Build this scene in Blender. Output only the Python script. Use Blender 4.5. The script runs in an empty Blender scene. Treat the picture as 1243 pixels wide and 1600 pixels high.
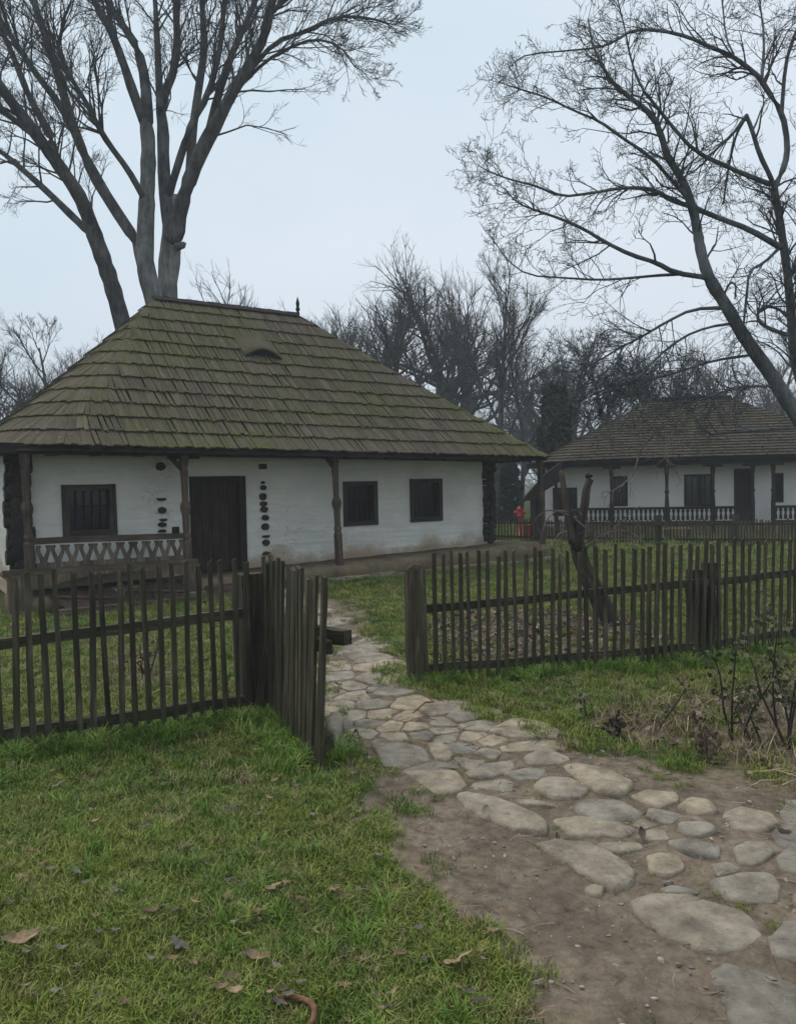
import bpy, math, random
import numpy as np
from mathutils import Vector, Matrix
random.seed(7); RNG=np.random.default_rng(7)
SC=bpy.context.scene; COL=SC.collection
# ---------------------------------------------------------------- camera
F=1180.0; CX,CY=621.5,800.0; CAMZ=1.65
PITCH=math.atan(45/F); ROLL=0.021
o_=np.array([0,0,CAMZ]); Fw=np.array([0,math.cos(PITCH),-math.sin(PITCH)])
U0=np.array([0,math.sin(PITCH),math.cos(PITCH)]); R0=np.array([1.,0,0])
Uv=math.cos(ROLL)*U0+math.sin(ROLL)*R0; Rv=math.cos(ROLL)*R0-math.sin(ROLL)*U0
cam=bpy.data.cameras.new('camera'); co=bpy.data.objects.new('camera',cam); COL.objects.link(co)
M=Matrix.Identity(4)
for i in range(3): M[i][0]=Rv[i]; M[i][1]=Uv[i]; M[i][2]=-Fw[i]; M[i][3]=o_[i]
co.matrix_world=M
cam.sensor_fit='VERTICAL'; cam.sensor_height=36; cam.sensor_width=36; cam.lens=36*F/1600; cam.clip_end=1000; cam.clip_start=.05
SC.camera=co
def ray(px,py): return Fw+Rv*((px-CX)/F)-Uv*((py-CY)/F)
def G(px,py,z=0.0):
    d=ray(px,py); t=(z-CAMZ)/d[2]; return o_+d*t
def D(px,py,Y):
    d=ray(px,py); return o_+d*(Y/d[1])
def proj(x,y,z):
    vx=x; vy=y; vz=z-CAMZ
    a=vx*Rv[0]+vy*Rv[1]+vz*Rv[2]; b=vx*Uv[0]+vy*Uv[1]+vz*Uv[2]; c=vx*Fw[0]+vy*Fw[1]+vz*Fw[2]
    return CX+F*a/c, CY-F*b/c
# ---------------------------------------------------------------- world, sun, exposure
W=bpy.data.worlds.new('World'); SC.world=W; W.use_nodes=True
nt=W.node_tree; nt.nodes.clear()
def N(t,k,**kw):
    n=t.nodes.new(k)
    for a,b in kw.items(): setattr(n,a,b)
    return n
SUN_EL,SUN_AZ=math.radians(62),math.radians(-60)
out=N(nt,'ShaderNodeOutputWorld'); sky=N(nt,'ShaderNodeTexSky'); sky.sky_type='NISHITA'; sky.sun_disc=False
sky.sun_elevation=SUN_EL; sky.sun_rotation=SUN_AZ
bg1=N(nt,'ShaderNodeBackground'); bg1.inputs[1].default_value=.08; nt.links.new(sky.outputs[0],bg1.inputs[0])
tc=N(nt,'ShaderNodeTexCoord'); mp=N(nt,'ShaderNodeMapping'); mp.inputs['Scale'].default_value=(1,1,2.2)
nz=N(nt,'ShaderNodeTexNoise'); nz.inputs['Scale'].default_value=1.3; nz.inputs['Detail'].default_value=3
cr=N(nt,'ShaderNodeValToRGB'); cr.color_ramp.elements[0].position=.35; cr.color_ramp.elements[1].position=.68
cr.color_ramp.elements[0].color=(.48,.585,.645,1); cr.color_ramp.elements[1].color=(.60,.65,.71,1)
bg2=N(nt,'ShaderNodeBackground'); bg2.inputs[1].default_value=.93
mx=N(nt,'ShaderNodeMixShader'); mx.inputs[0].default_value=.9
nt.links.new(tc.outputs['Generated'],mp.inputs[0]); nt.links.new(mp.outputs[0],nz.inputs[0]); nt.links.new(nz.outputs[0],cr.inputs[0])
nt.links.new(cr.outputs[0],bg2.inputs[0]); nt.links.new(bg1.outputs[0],mx.inputs[1]); nt.links.new(bg2.outputs[0],mx.inputs[2]); nt.links.new(mx.outputs[0],out.inputs[0])
sl=bpy.data.lights.new('sun','SUN'); sl.energy=1.4; sl.angle=math.radians(50); sl.color=(1,.93,.82)
so=bpy.data.objects.new('sun',sl); COL.objects.link(so)
sd=Vector((math.sin(SUN_AZ)*math.cos(SUN_EL),math.cos(SUN_AZ)*math.cos(SUN_EL),math.sin(SUN_EL)))
so.rotation_euler=sd.to_track_quat('Z','Y').to_euler(); so.location=(0,0,20)
vs=SC.view_settings; vs.view_transform='Standard'; vs.look='None'; vs.gamma=1; vs.exposure=.66; vs.use_curve_mapping=False
SC.render.engine='CYCLES'
# ---------------------------------------------------------------- materials
def ramp(t,src,stops):
    r=N(t,'ShaderNodeValToRGB'); e=r.color_ramp.elements
    while len(e)<len(stops): e.new(.5)
    for i,(p,c) in enumerate(stops):
        e[i].position=p; e[i].color=(c[0],c[1],c[2],1) if not isinstance(c,(int,float)) else (c,c,c,1)
    t.links.new(src,r.inputs[0]); return r.outputs[0]
def mixc(t,f,a,b,mode='MIX'):
    m=N(t,'ShaderNodeMix',data_type='RGBA',blend_type=mode)
    for s,v in ((0,f),(6,a),(7,b)):
        if hasattr(v,'links'): t.links.new(v,m.inputs[s])
        elif isinstance(v,(int,float)): m.inputs[s].default_value=v
        else: m.inputs[s].default_value=(*v[:3],1)
    return m.outputs[2]
def math_(t,op,a,b=None,c=None):
    m=N(t,'ShaderNodeMath',operation=op,use_clamp=False)
    for i,v in enumerate((a,b,c)):
        if v is None: continue
        if hasattr(v,'links'): t.links.new(v,m.inputs[i])
        else: m.inputs[i].default_value=v
    return m.outputs[0]
def noise(t,vec,scale,detail=4,rough=.55,stretch=None,dist=0):
    if stretch:
        m=N(t,'ShaderNodeMapping'); m.inputs['Scale'].default_value=stretch; t.links.new(vec,m.inputs[0]); vec=m.outputs[0]
    n=N(t,'ShaderNodeTexNoise'); n.inputs['Scale'].default_value=scale; n.inputs['Detail'].default_value=detail
    n.inputs['Roughness'].default_value=rough; n.inputs['Distortion'].default_value=dist
    t.links.new(vec,n.inputs[0]); return n.outputs[0]
def newmat(name,rough=.9,spec=.2):
    m=bpy.data.materials.new(name); m.use_nodes=True; t=m.node_tree; b=t.nodes['Principled BSDF']
    b.inputs['Roughness'].default_value=rough; b.inputs['Specular IOR Level'].default_value=spec
    return m,t,b
def bump(t,b,h,strength=.5,dist=.01):
    n=N(t,'ShaderNodeBump'); n.inputs['Strength'].default_value=strength; n.inputs['Distance'].default_value=dist
    t.links.new(h,n.inputs['Height']); t.links.new(n.outputs[0],b.inputs['Normal'])
def attr(t,name): 
    a=N(t,'ShaderNodeAttribute'); a.attribute_name=name; return a
def wood(name,c0,c1,c2,green=None,gamt=.5,rough=.85,scale=1.0):
    m,t,b=newmat(name,rough,.25)
    a=attr(t,'gr').outputs['Vector']; oi=N(t,'ShaderNodeObjectInfo')
    add=N(t,'ShaderNodeVectorMath',operation='ADD'); cmb=N(t,'ShaderNodeCombineXYZ')
    r10=math_(t,'MULTIPLY',oi.outputs['Random'],37.0)
    t.links.new(r10,cmb.inputs[0]); t.links.new(r10,cmb.inputs[1]); t.links.new(a,add.inputs[0]); t.links.new(cmb.outputs[0],add.inputs[1])
    v=add.outputs[0]
    g=noise(t,v,28*scale,5,.6,(.09,1,1),.4)
    g2=noise(t,v,3.0*scale,4,.6,(.5,1,1))
    col=ramp(t,g,[(.28,c0),(.52,c1),(.75,c2)])
    dark=ramp(t,g2,[(.3,.55),(.65,1.15)])
    col=mixc(t,1.0,col,dark,'MULTIPLY')
    hv=ramp(t,oi.outputs['Random'],[(0,.7),(1,1.25)])
    col=mixc(t,1.0,col,hv,'MULTIPLY')
    if green:
        geo=N(t,'ShaderNodeNewGeometry')
        gm=noise(t,geo.outputs['Position'],2.2,5,.65)
        gm=ramp(t,gm,[(.42,0.0),(.62,gamt)])
        col=mixc(t,gm,col,green)
    t.links.new(col,b.inputs['Base Color']); bump(t,b,g,.7,.006); return m
M_WOOD=wood('weathered_wood',(.035,.026,.018),(.085,.062,.045),(.16,.125,.095))
M_DARK=wood('dark_old_wood',(.008,.0065,.0055),(.022,.017,.014),(.05,.04,.032))
M_FENCE=wood('fence_wood',(.018,.014,.009),(.055,.045,.03),(.155,.13,.095),green=(.036,.04,.016),gamt=.5)
M_DOOR=wood('dark_red_brown_door',(.012,.007,.005),(.032,.019,.014),(.06,.038,.03))
M_FRAME=wood('grey_brown_frame',(.018,.014,.011),(.05,.04,.031),(.09,.072,.058))
M_RAILW=wood('grey_rail_wood',(.05,.038,.028),(.125,.098,.074),(.23,.19,.15))
M_PORCH=wood('porch_board',(.04,.027,.018),(.11,.08,.055),(.2,.155,.115))
M_HATCH=wood('reddish_hatch_board',(.022,.013,.009),(.055,.034,.025),(.10,.068,.05))
M_LOG=wood('blackened_log',(.008,.007,.006),(.028,.024,.02),(.075,.065,.055))
M_BARK2=wood('stump_bark',(.018,.014,.011),(.05,.038,.03),(.12,.085,.065))
M_LIGHTWOOD=wood('fresh_plank',(.2,.14,.09),(.34,.24,.15),(.45,.34,.23))
def bark(name,c0,c1,sc=6,zs=.25):
    m,t,b=newmat(name,.95,.15); geo=N(t,'ShaderNodeNewGeometry')
    g=noise(t,geo.outputs['Position'],sc,8,.72,(1,1,zs)); col=ramp(t,g,[(.36,c0),(.64,c1)]); g2=noise(t,geo.outputs['Position'],1.7,4,.6); col=mixc(t,1.0,col,ramp(t,g2,[(.35,.6),(.65,1.3)]),'MULTIPLY')
    t.links.new(col,b.inputs['Base Color']); bump(t,b,g,1.0,.08); return m
M_BARK=bark('grey_bark',(.035,.035,.036),(.13,.125,.12))
M_BARKP=bark('pale_bark',(.08,.08,.08),(.26,.255,.24))
M_TWIG=bark('twig_bark',(.045,.045,.046),(.11,.108,.106))
M_WAL=bark('walnut_bark',(.055,.058,.062),(.165,.172,.18))
M_PTWIG=bark('pale_dry_twig',(.10,.08,.07),(.24,.2,.18),9)
def shingle_mat(name,c0,c1,c2,moss,mamt):
    m,t,b=newmat(name,.9,.2)
    a=attr(t,'gr').outputs['Vector']; oi=N(t,'ShaderNodeObjectInfo'); rn=attr(t,'rnd').outputs['Fac']
    rr=math_(t,'FRACT',math_(t,'ADD',math_(t,'MULTIPLY',rn,7.31),math_(t,'MULTIPLY',oi.outputs['Random'],5.7)))
    geo=N(t,'ShaderNodeNewGeometry'); pos=geo.outputs['Position']
    g=noise(t,a,30,5,.65,(.12,1,1),.5)
    col=ramp(t,g,[(.25,c0),(.5,c1),(.78,c2)])
    col=mixc(t,1.0,col,ramp(t,rr,[(0,.66),(.5,.95),(.9,1.12),(1,1.4)]),'MULTIPLY')
    warm=noise(t,pos,.7,4,.6)
    col=mixc(t,ramp(t,warm,[(.4,0.0),(.7,.5)]),col,(.105,.085,.07))
    big=noise(t,pos,.55,4,.6); fine=noise(t,pos,7,6,.7)
    s=N(t,'ShaderNodeSeparateXYZ'); t.links.new(a,s.inputs[0])
    edge=ramp(t,s.outputs[0],[(0,1.0),(.05,.5),(.16,.12),(.25,.05),(.33,.5)])
    mm=math_(t,'MULTIPLY',ramp(t,big,[(.4,.08),(.62,1.0)]),ramp(t,fine,[(.38,0.0),(.62,1.0)]))
    mm=math_(t,'MULTIPLY',mm,math_(t,'ADD',edge,.42)); mm=math_(t,'MINIMUM',math_(t,'MULTIPLY',mm,mamt),.93)
    mc=ramp(t,noise(t,pos,18,3),[(.35,(moss[0]*.6,moss[1]*.6,moss[2]*.6)),(.7,(moss[0]*1.3,moss[1]*1.25,moss[2]*1.3))])
    col=mixc(t,mm,col,mc)
    lich=ramp(t,noise(t,pos,22,2,.5),[(.69,0.0),(.73,.55)]); col=mixc(t,lich,col,(.25,.25,.2))
    t.links.new(col,b.inputs['Base Color']); bump(t,b,g,.8,.008); return m
M_SH=shingle_mat('mossy_shingle',(.026,.02,.014),(.078,.062,.043),(.15,.12,.085),(.075,.085,.018),1.3)
M_SH2=shingle_mat('grey_shingle',(.016,.012,.009),(.045,.036,.026),(.082,.068,.05),(.05,.048,.02),.7)
def simple(name,c0,c1,scale=8,rough=.9,bs=.3,bd=.01,spec=.2,rand=False,coord='pos'):
    m,t,b=newmat(name,rough,spec); geo=N(t,'ShaderNodeNewGeometry')
    g=noise(t,geo.outputs['Position'],scale,6,.6); col=ramp(t,g,[(.3,c0),(.7,c1)])
    if rand:
        oi=N(t,'ShaderNodeObjectInfo'); col=mixc(t,1.0,col,ramp(t,oi.outputs['Random'],[(0,.6),(.5,1.0),(1,1.35)]),'MULTIPLY')
    t.links.new(col,b.inputs['Base Color']); bump(t,b,g,bs,bd); return m
# plaster: limewash with brown splash stains low down and faint cracks
m,t,b=newmat('white_limewash',.95,.1); geo=N(t,'ShaderNodeNewGeometry'); P_=geo.outputs['Position']
sx=N(t,'ShaderNodeSeparateXYZ'); t.links.new(P_,sx.inputs[0])
col=ramp(t,noise(t,P_,1.6,6,.6),[(.3,(.58,.57,.53)),(.7,(.71,.69,.645))])
hstr=noise(t,P_,2.4,5,.6,(1,1,6)); col=mixc(t,ramp(t,hstr,[(.45,0.0),(.75,.35)]),col,(.47,.465,.44))
low=math_(t,'ADD',math_(t,'MULTIPLY',sx.outputs[2],-1.0),math_(t,'MULTIPLY',noise(t,P_,1.5,6,.65),1.15))
col=mixc(t,ramp(t,low,[(0.0,0.0),(.16,.6),(.3,.9)]),col,(.36,.26,.17))
spk=noise(t,P_,26,3,.6); col=mixc(t,ramp(t,spk,[(.70,0.0),(.76,.5)]),col,(.25,.2,.15))
t.links.new(col,b.inputs['Base Color']); crk=ramp(t,noise(t,P_,2.2,5,.65,(1,1,2.2),1.2),[(.497,0.0),(.5,.4),(.503,0.0)]); crk=math_(t,'MULTIPLY',crk,ramp(t,noise(t,P_,.9,2),[(.55,0.0),(.68,1.0)]))
lg=noise(t,P_,1.1,2,.5,(.35,.35,4.5)); hh_=math_(t,'ADD',math_(t,'MULTIPLY',lg,1.6),math_(t,'MULTIPLY',noise(t,P_,7,6,.65,(1,1,1.6)),.5)); hh_=math_(t,'SUBTRACT',hh_,crk)
col=mixc(t,crk,col,(.2,.17,.13)); t.links.new(col,b.inputs['Base Color']); bump(t,b,hh_,.9,.04); M_PLAST=m
m,t,b=newmat('far_limewash',.95,.1); geo=N(t,'ShaderNodeNewGeometry')
col=ramp(t,noise(t,geo.outputs['Position'],1.2,5,.6),[(.3,(.64,.63,.60)),(.7,(.76,.745,.71))]); t.links.new(col,b.inputs['Base Color']); M_PLAST2=m
M_CLAY=simple('clay_ledge',(.10,.075,.045),(.24,.18,.12),3,.95,.7,.02)
M_STONE=None
m,t,b=newmat('path_stone',.72,.35); geo=N(t,'ShaderNodeNewGeometry'); P_=geo.outputs['Position']; oi=N(t,'ShaderNodeObjectInfo')
col=ramp(t,noise(t,P_,9,7,.65),[(.28,(.14,.122,.098)),(.5,(.285,.25,.203)),(.72,(.42,.378,.312))])
tint=ramp(t,oi.outputs['Random'],[(0,(.72,.74,.75)),(.35,(1,.98,.95)),(.7,(1.18,1.08,.95)),(1,(.85,.88,.9))]); col=mixc(t,1.0,col,tint,'MULTIPLY')
mud=ramp(t,noise(t,P_,2.6,6,.7),[(.5,0.0),(.68,.75)]); col=mixc(t,mud,col,(.095,.075,.055))
vein=ramp(t,noise(t,P_,4,3,.5,(1,3,1),1.5),[(.49,0.0),(.5,.35),(.51,0.0)]); col=mixc(t,vein,col,(.42,.4,.36))
t.links.new(col,b.inputs['Base Color']); pit=ramp(t,noise(t,P_,38,5,.75),[(.56,0.0),(.7,.55)]); c2=mixc(t,pit,col,(.07,.06,.048)); moss=ramp(t,noise(t,P_,3.3,5,.7),[(.6,0.0),(.72,.4)]); c2=mixc(t,moss,c2,(.085,.09,.04)); t.links.new(c2,b.inputs['Base Color'])
bump(t,b,noise(t,P_,13,9,.78),1.0,.022); M_STONE=m
# ground
m,t,b=newmat('ground_soil_and_turf',.97,.12); geo=N(t,'ShaderNodeNewGeometry'); P_=geo.outputs['Position']; dm=attr(t,'dirt').outputs['Fac']
n1=noise(t,P_,2.2,8,.7); n2=noise(t,P_,14,6,.7); n3=noise(t,P_,60,4,.7)
soil=ramp(t,n2,[(.3,(.10,.075,.054)),(.5,(.195,.152,.112)),(.72,(.30,.245,.19))])
soil=mixc(t,ramp(t,n3,[(.6,0.0),(.75,.6)]),soil,(.21,.175,.14)); soil=mixc(t,ramp(t,n1,[(.35,.5),(.6,0.0)]),soil,(.055,.043,.034))
turf=ramp(t,n2,[(.3,(.035,.042,.015)),(.55,(.07,.085,.024)),(.75,(.12,.125,.045))]); turf=mixc(t,ramp(t,n1,[(.45,0.0),(.7,.6)]),turf,(.10,.085,.04))
f=math_(t,'ADD',dm,math_(t,'MULTIPLY',math_(t,'SUBTRACT',n2,.5),.9)); f=ramp(t,f,[(.35,0.0),(.6,1.0)])
t.links.new(mixc(t,f,turf,soil),b.inputs['Base Color']); h=math_(t,'ADD',n2,math_(t,'MULTIPLY',n3,.5)); bump(t,b,h,.9,.025); M_GROUND=m
def leafmat(name,stops,patch=None,trans=.0,rough=.6):
    m,t,b=newmat(name,rough,.3); oi=N(t,'ShaderNodeObjectInfo'); geo=N(t,'ShaderNodeNewGeometry')
    col=ramp(t,oi.outputs['Random'],stops)
    if patch:
        col=mixc(t,ramp(t,noise(t,geo.outputs['Position'],1.1,4,.6),[(.42,0.0),(.66,.75)]),col,patch)
    rn=attr(t,'rnd').outputs['Fac']; col=mixc(t,1.0,col,ramp(t,rn,[(0,.55),(1,1.4)]),'MULTIPLY')
    t.links.new(col,b.inputs['Base Color']); return m
M_GRASS=leafmat('grass_blade',[(0,(.05,.10,.012)),(.4,(.10,.175,.02)),(.72,(.17,.215,.035)),(.86,(.30,.25,.12)),(1,(.2,.14,.08))],patch=(.19,.215,.03))
M_LONG=leafmat('long_grass_blade',[(0,(.055,.13,.012)),(.6,(.12,.22,.022)),(1,(.25,.29,.07))])
M_STRAW=leafmat('dry_straw',[(0,(.11,.075,.045)),(.6,(.24,.18,.11)),(1,(.42,.33,.21))])
M_LITTER=leafmat('leaf_litter',[(0,(.05,.035,.026)),(.5,(.12,.08,.055)),(.85,(.22,.165,.12)),(1,(.3,.25,.2))])
M_LEAFB=simple('fallen_leaf_brown',(.10,.07,.042),(.26,.185,.12),30,.85,.5,.004,.12,True)
M_LEAFG=simple('fallen_leaf_grey',(.075,.066,.055),(.18,.165,.14),30,.85,.5,.004,.12,True)
M_IVY=leafmat('evergreen_leaf',[(0,(.012,.022,.012)),(.6,(.02,.034,.018)),(1,(.03,.045,.02))])
M_ROSE=leafmat('dull_rose_leaf',[(0,(.04,.055,.025)),(.5,(.07,.085,.04)),(1,(.10,.07,.045))])
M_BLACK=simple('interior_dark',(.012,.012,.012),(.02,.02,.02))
M_CLOTH=simple('curtain_cloth',(.4,.4,.4),(.6,.6,.58),6)
M_RED=simple('red_paint',(.36,.03,.02),(.45,.05,.03),10,.45,.1,.002,.4)
M_RUST=simple('rusty_brown',(.09,.045,.025),(.22,.11,.065),45,.95,.5,.004,.3)
M_PEB=simple('pebble',(.12,.10,.08),(.36,.33,.28),12,.8,.3,.004,.3,True)
m,t,b=newmat('window_glass',.12,.5); b.inputs['Base Color'].default_value=(.012,.015,.018,1)
tr=N(t,'ShaderNodeBsdfTransparent'); tr.inputs[0].default_value=(.75,.8,.8,1); mxs=N(t,'ShaderNodeMixShader'); mxs.inputs[0].default_value=.3
t.links.new(b.outputs[0],mxs.inputs[1]); t.links.new(tr.outputs[0],mxs.inputs[2]); t.links.new(mxs.outputs[0],t.nodes['Material Output'].inputs[0]); M_GLASS=m
# ---------------------------------------------------------------- mesh helpers
def link_mesh(name,V,Fc,mats,gr=None,rnd=None,parent=None,smooth=False):
    me=bpy.data.meshes.new(name); V=np.asarray(V,float)
    org=np.array(parent['_o']) if (parent is not None and '_o' in parent) else np.zeros(3)
    V=V-org
    if isinstance(Fc,np.ndarray):
        nv=Fc.shape[1]; me.vertices.add(len(V)); me.vertices.foreach_set('co',V.ravel())
        me.loops.add(Fc.size); me.loops.foreach_set('vertex_index',Fc.ravel().astype(np.int32))
        me.polygons.add(len(Fc)); me.polygons.foreach_set('loop_start',np.arange(0,Fc.size,nv,dtype=np.int32)); me.update(calc_edges=True)
    else: me.from_pydata(V.tolist(),[],Fc)
    if gr is not None:
        a=me.attributes.new('gr','FLOAT_VECTOR','POINT'); a.data.foreach_set('vector',np.asarray(gr,float).ravel())
    if rnd is not None:
        a=me.attributes.new('rnd','FLOAT','POINT'); a.data.foreach_set('value',np.asarray(rnd,float).ravel())
    me.materials.append(mats)
    if smooth: me.polygons.foreach_set('use_smooth',[True]*len(me.polygons))
    me.update()
    ob=bpy.data.objects.new(name,me); COL.objects.link(ob)
    if parent is not None:
        ob.parent=parent; ob['_o']=[float(v) for v in org]
    return ob
def tag(o,label,cat,group=None): 
    o['label']=label; o['category']=cat
    if group: o['group']=group
    return o
def thing(name,loc,label,cat,group=None):
    o=bpy.data.objects.new(name,None); COL.objects.link(o); o.location=tuple(loc); o.empty_display_size=.2
    o['_o']=[float(v) for v in loc]; tag(o,label,cat,group); return o
def V3(v): return np.array(v,float)
def nrm(v): v=V3(v); return v/(np.linalg.norm(v)+1e-12)
class MB:
    def __init__(s): s.V=[];s.F=[];s.G=[];s.R=[]
    def _add(s,vs,fs,gs):
        k=len(s.V); s.V+= [tuple(v) for v in vs]; s.G+=[tuple(g) for g in gs]; s.F+=[[i+k for i in f] for f in fs]
        r=random.random(); s.R+=[r]*len(vs)
    def box(s,o,ax,ay,az,wob=0):       # o corner, three edge vectors; grain runs along the longest
        o,ax,ay,az=map(V3,(o,ax,ay,az)); L=[np.linalg.norm(a) for a in (ax,ay,az)]; k=int(np.argmax(L)); off=random.random()*20
        vs=[];gs=[]
        for i,j,l in ((0,0,0),(1,0,0),(1,1,0),(0,1,0),(0,0,1),(1,0,1),(1,1,1),(0,1,1)):
            v=o+ax*i+ay*j+az*l
            if wob: v=v+RNG.uniform(-wob,wob,3)
            c=[i*L[0],j*L[1],l*L[2]]; c=[c[k]]+[c[q] for q in range(3) if q!=k]
            vs.append(v); gs.append((c[0]+off,c[1]+off,c[2]))
        s._add(vs,[(0,3,2,1),(4,5,6,7),(0,1,5,4),(1,2,6,5),(2,3,7,6),(3,0,4,7)],gs)
    def beam(s,p0,p1,w,h,side=None,segs=1,wob=0,taper=1.0):   # w along side, h along other
        p0,p1=V3(p0),V3(p1); t=nrm(p1-p0)
        if side is None: side=np.cross(t,[0,0,1]) if abs(t[2])<.9 else V3([1,0,0])
        a=nrm(V3(side)-t*np.dot(side,t)); b=np.cross(t,a); L=np.linalg.norm(p1-p0); off=random.random()*20; vs=[];gs=[];fs=[]
        for i in range(segs+1):
            f=i/segs; c=p0+(p1-p0)*f+(RNG.uniform(-wob,wob)*a+RNG.uniform(-wob,wob)*b if wob else 0); k=1+(taper-1)*f
            for (x,y) in ((-1,-1),(1,-1),(1,1),(-1,1)):
                vs.append(c+a*x*w/2*k+b*y*h/2*k+(RNG.uniform(-wob,wob,3)*.4 if wob else 0)); gs.append((f*L+off,x*w/2+off,y*h/2))
        for i in range(segs):
            for j in range(4):
                q=(j+1)%4; fs.append((i*4+j,i*4+q,i*4+4+q,i*4+4+j))
        fs+=[(3,2,1,0),tuple(segs*4+j for j in range(4))]; s._add(vs,fs,gs)
    def tube(s,P,Rr,n=8,cap=True,sx=None):
        P=[V3(p) for p in P]; vs=[];gs=[];fs=[];L=0;off=random.random()*20
        for i,p in enumerate(P):
            t=nrm(P[min(i+1,len(P)-1)]-P[max(i-1,0)])
            a=nrm(np.cross(t,[0,0,1]) if abs(t[2])<.9 else np.cross(t,[0,1,0])); b=np.cross(t,a)
            if i: L+=np.linalg.norm(p-P[i-1])
            for j in range(n):
                an=2*math.pi*j/n; vs.append(p+(a*math.cos(an)+b*math.sin(an))*Rr[i]); gs.append((L+off,math.cos(an)*Rr[i],math.sin(an)*Rr[i]))
        for i in range(len(P)-1):
            for j in range(n):
                q=(j+1)%n; fs.append((i*n+j,i*n+q,i*n+n+q,i*n+n+j))
        if cap: fs+=[tuple(range(n-1,-1,-1)),tuple((len(P)-1)*n+j for j in range(n))]
        s._add(vs,fs,gs)
    def prism(s,pts,ex):      # planar polygon extruded by vector ex
        pts=[V3(p) for p in pts]; ex=V3(ex); n=len(pts); off=random.random()*20
        vs=pts+[p+ex for p in pts]; gs=[(p[2]+off,p[0]+p[1]*.5,0) for p in vs]
        fs=[tuple(range(n)),tuple(range(2*n-1,n-1,-1))]+[(i,n+i,n+(i+1)%n,(i+1)%n) for i in range(n)]
        s._add(vs,fs,gs)
    def quad(s,*p): s._add(p,[tuple(range(len(p)))],[(0,0,0)]*len(p))
    def build(s,name,mat,parent=None,smooth=False):
        return link_mesh(name,s.V,s.F,mat,s.G,s.R,parent,smooth)
class Tubes:                      # many tapered twigs at once
    def __init__(s): s.B={}
    def add(s,P,r0,r1,n=3):
        s.B.setdefault((len(P),n),[]).append((P,r0,r1))
    def arrays(s):
        VV=[];FF=[];GG=[];k=0
        for (m,n),L in s.B.items():
            P=np.array([l[0] for l in L],float); r0=np.array([l[1] for l in L]); r1=np.array([l[2] for l in L]); B=len(L)
            T=np.empty_like(P); T[:,1:-1]=P[:,2:]-P[:,:-2]; T[:,0]=P[:,1]-P[:,0]; T[:,-1]=P[:,-1]-P[:,-2]
            T/=np.linalg.norm(T,axis=2,keepdims=True)+1e-9
            avg=T.mean(1); ref=np.zeros((B,3)); k_=np.argmin(np.abs(avg),1); ref[np.arange(B),k_]=1
            A=np.cross(T,ref[:,None,:]); A/=np.linalg.norm(A,axis=2,keepdims=True)+1e-9; C=np.cross(T,A)
            f=np.linspace(0,1,m)[None,:]; R=r0[:,None]*(1-f)+r1[:,None]*f
            an=np.arange(n)*2*np.pi/n
            X=P[:,:,None,:]+R[:,:,None,None]*(A[:,:,None,:]*np.cos(an)[None,None,:,None]+C[:,:,None,:]*np.sin(an)[None,None,:,None])
            VV.append(X.reshape(-1,3))
            i,j=np.meshgrid(np.arange(m-1),np.arange(n),indexing='ij'); q=(j+1)%n
            fc=np.stack([i*n+j,i*n+q,(i+1)*n+q,(i+1)*n+j],-1).reshape(-1,4)
            FF.append((fc[None]+(np.arange(B)*m*n)[:,None,None]).reshape(-1,4)+k); k+=B*m*n
        return np.concatenate(VV),np.concatenate(FF)
    def build(s,name,mat,parent=None):
        V,Fc=s.arrays(); return link_mesh(name,V,Fc,mat,None,None,parent,True)
def gz(x,y): return .018*np.sin(x*1.7+.6)*np.cos(y*1.3)+.010*np.sin(x*4.1+y*2.3)+.006*np.sin(y*7.7-x*5.2)
def Gp(px,py): p=G(px,py); p[2]=gz(p[0],p[1]); return p
# ---------------------------------------------------------------- ground sheet
def sdf(poly,X,Y):
    P=np.asarray(poly)[:,:2]; d=np.full(X.shape,1e9); ins=np.zeros(X.shape,bool); n=len(P)
    for i in range(n):
        a=P[i]; b=P[(i+1)%n]; e=b-a; wx=X-a[0]; wy=Y-a[1]; tt=np.clip((wx*e[0]+wy*e[1])/(e@e+1e-12),0,1)
        d=np.minimum(d,np.hypot(wx-e[0]*tt,wy-e[1]*tt))
        c=((a[1]>Y)!=(b[1]>Y))&(X<(b[0]-a[0])*(Y-a[1])/(b[1]-a[1]+1e-12)+a[0]); ins^=c
    return np.where(ins,-d,d)
def wpoly(L): return [G(a,b) for a,b in L]
PATHP=wpoly([(515,1000),(470,960),(410,945),(395,915),(470,915),(560,965),(605,1010),(612,1055),(640,1082),(720,1098),(800,1135),(900,1163),(1000,1192),(1100,1208),(1243,1222),(1500,1240),(1700,1600),(1500,1900),(900,1900),(870,1600),(900,1520),(840,1490),(770,1452),(725,1405),(680,1350),(650,1318),(625,1290),(618,1250),(580,1200),(545,1170),(512,1150),(505,1100)])
BED=wpoly([(930,1130),(1000,1105),(1100,1090),(1180,1075),(1260,1060),(1500,1040),(1500,1240),(1243,1222),(1120,1180),(1000,1160)])
LIT=wpoly([(670,1000),(690,960),(800,955),(900,955),(1000,975),(1040,1010),(900,1040),(760,1045),(690,1040)])
TUFT=wpoly([(140,1065),(150,1030),(220,1020),(270,1035),(290,1065),(220,1085)])
def dirt(X,Y):
    n=.10*np.sin(X*5.1+Y*3.3)+.07*np.sin(X*11.3-Y*8.1)+.05*np.sin(X*23+Y*17)
    k=np.clip(Y/4,.6,2)
    d=np.clip(.5-(sdf(PATHP,X,Y)-.04+n*1.0)/(.60),0,1)
    d=np.maximum(d,.62*np.clip(.5-(sdf(BED,X,Y)+n)/.4,0,1)); d=np.maximum(d,.6*np.clip(.5-(sdf(LIT,X,Y)+n)/.5,0,1)); d=np.maximum(d,.5*np.clip(.5-(sdf(TUFT,X,Y)+n)/.3,0,1))
    return d
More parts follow.
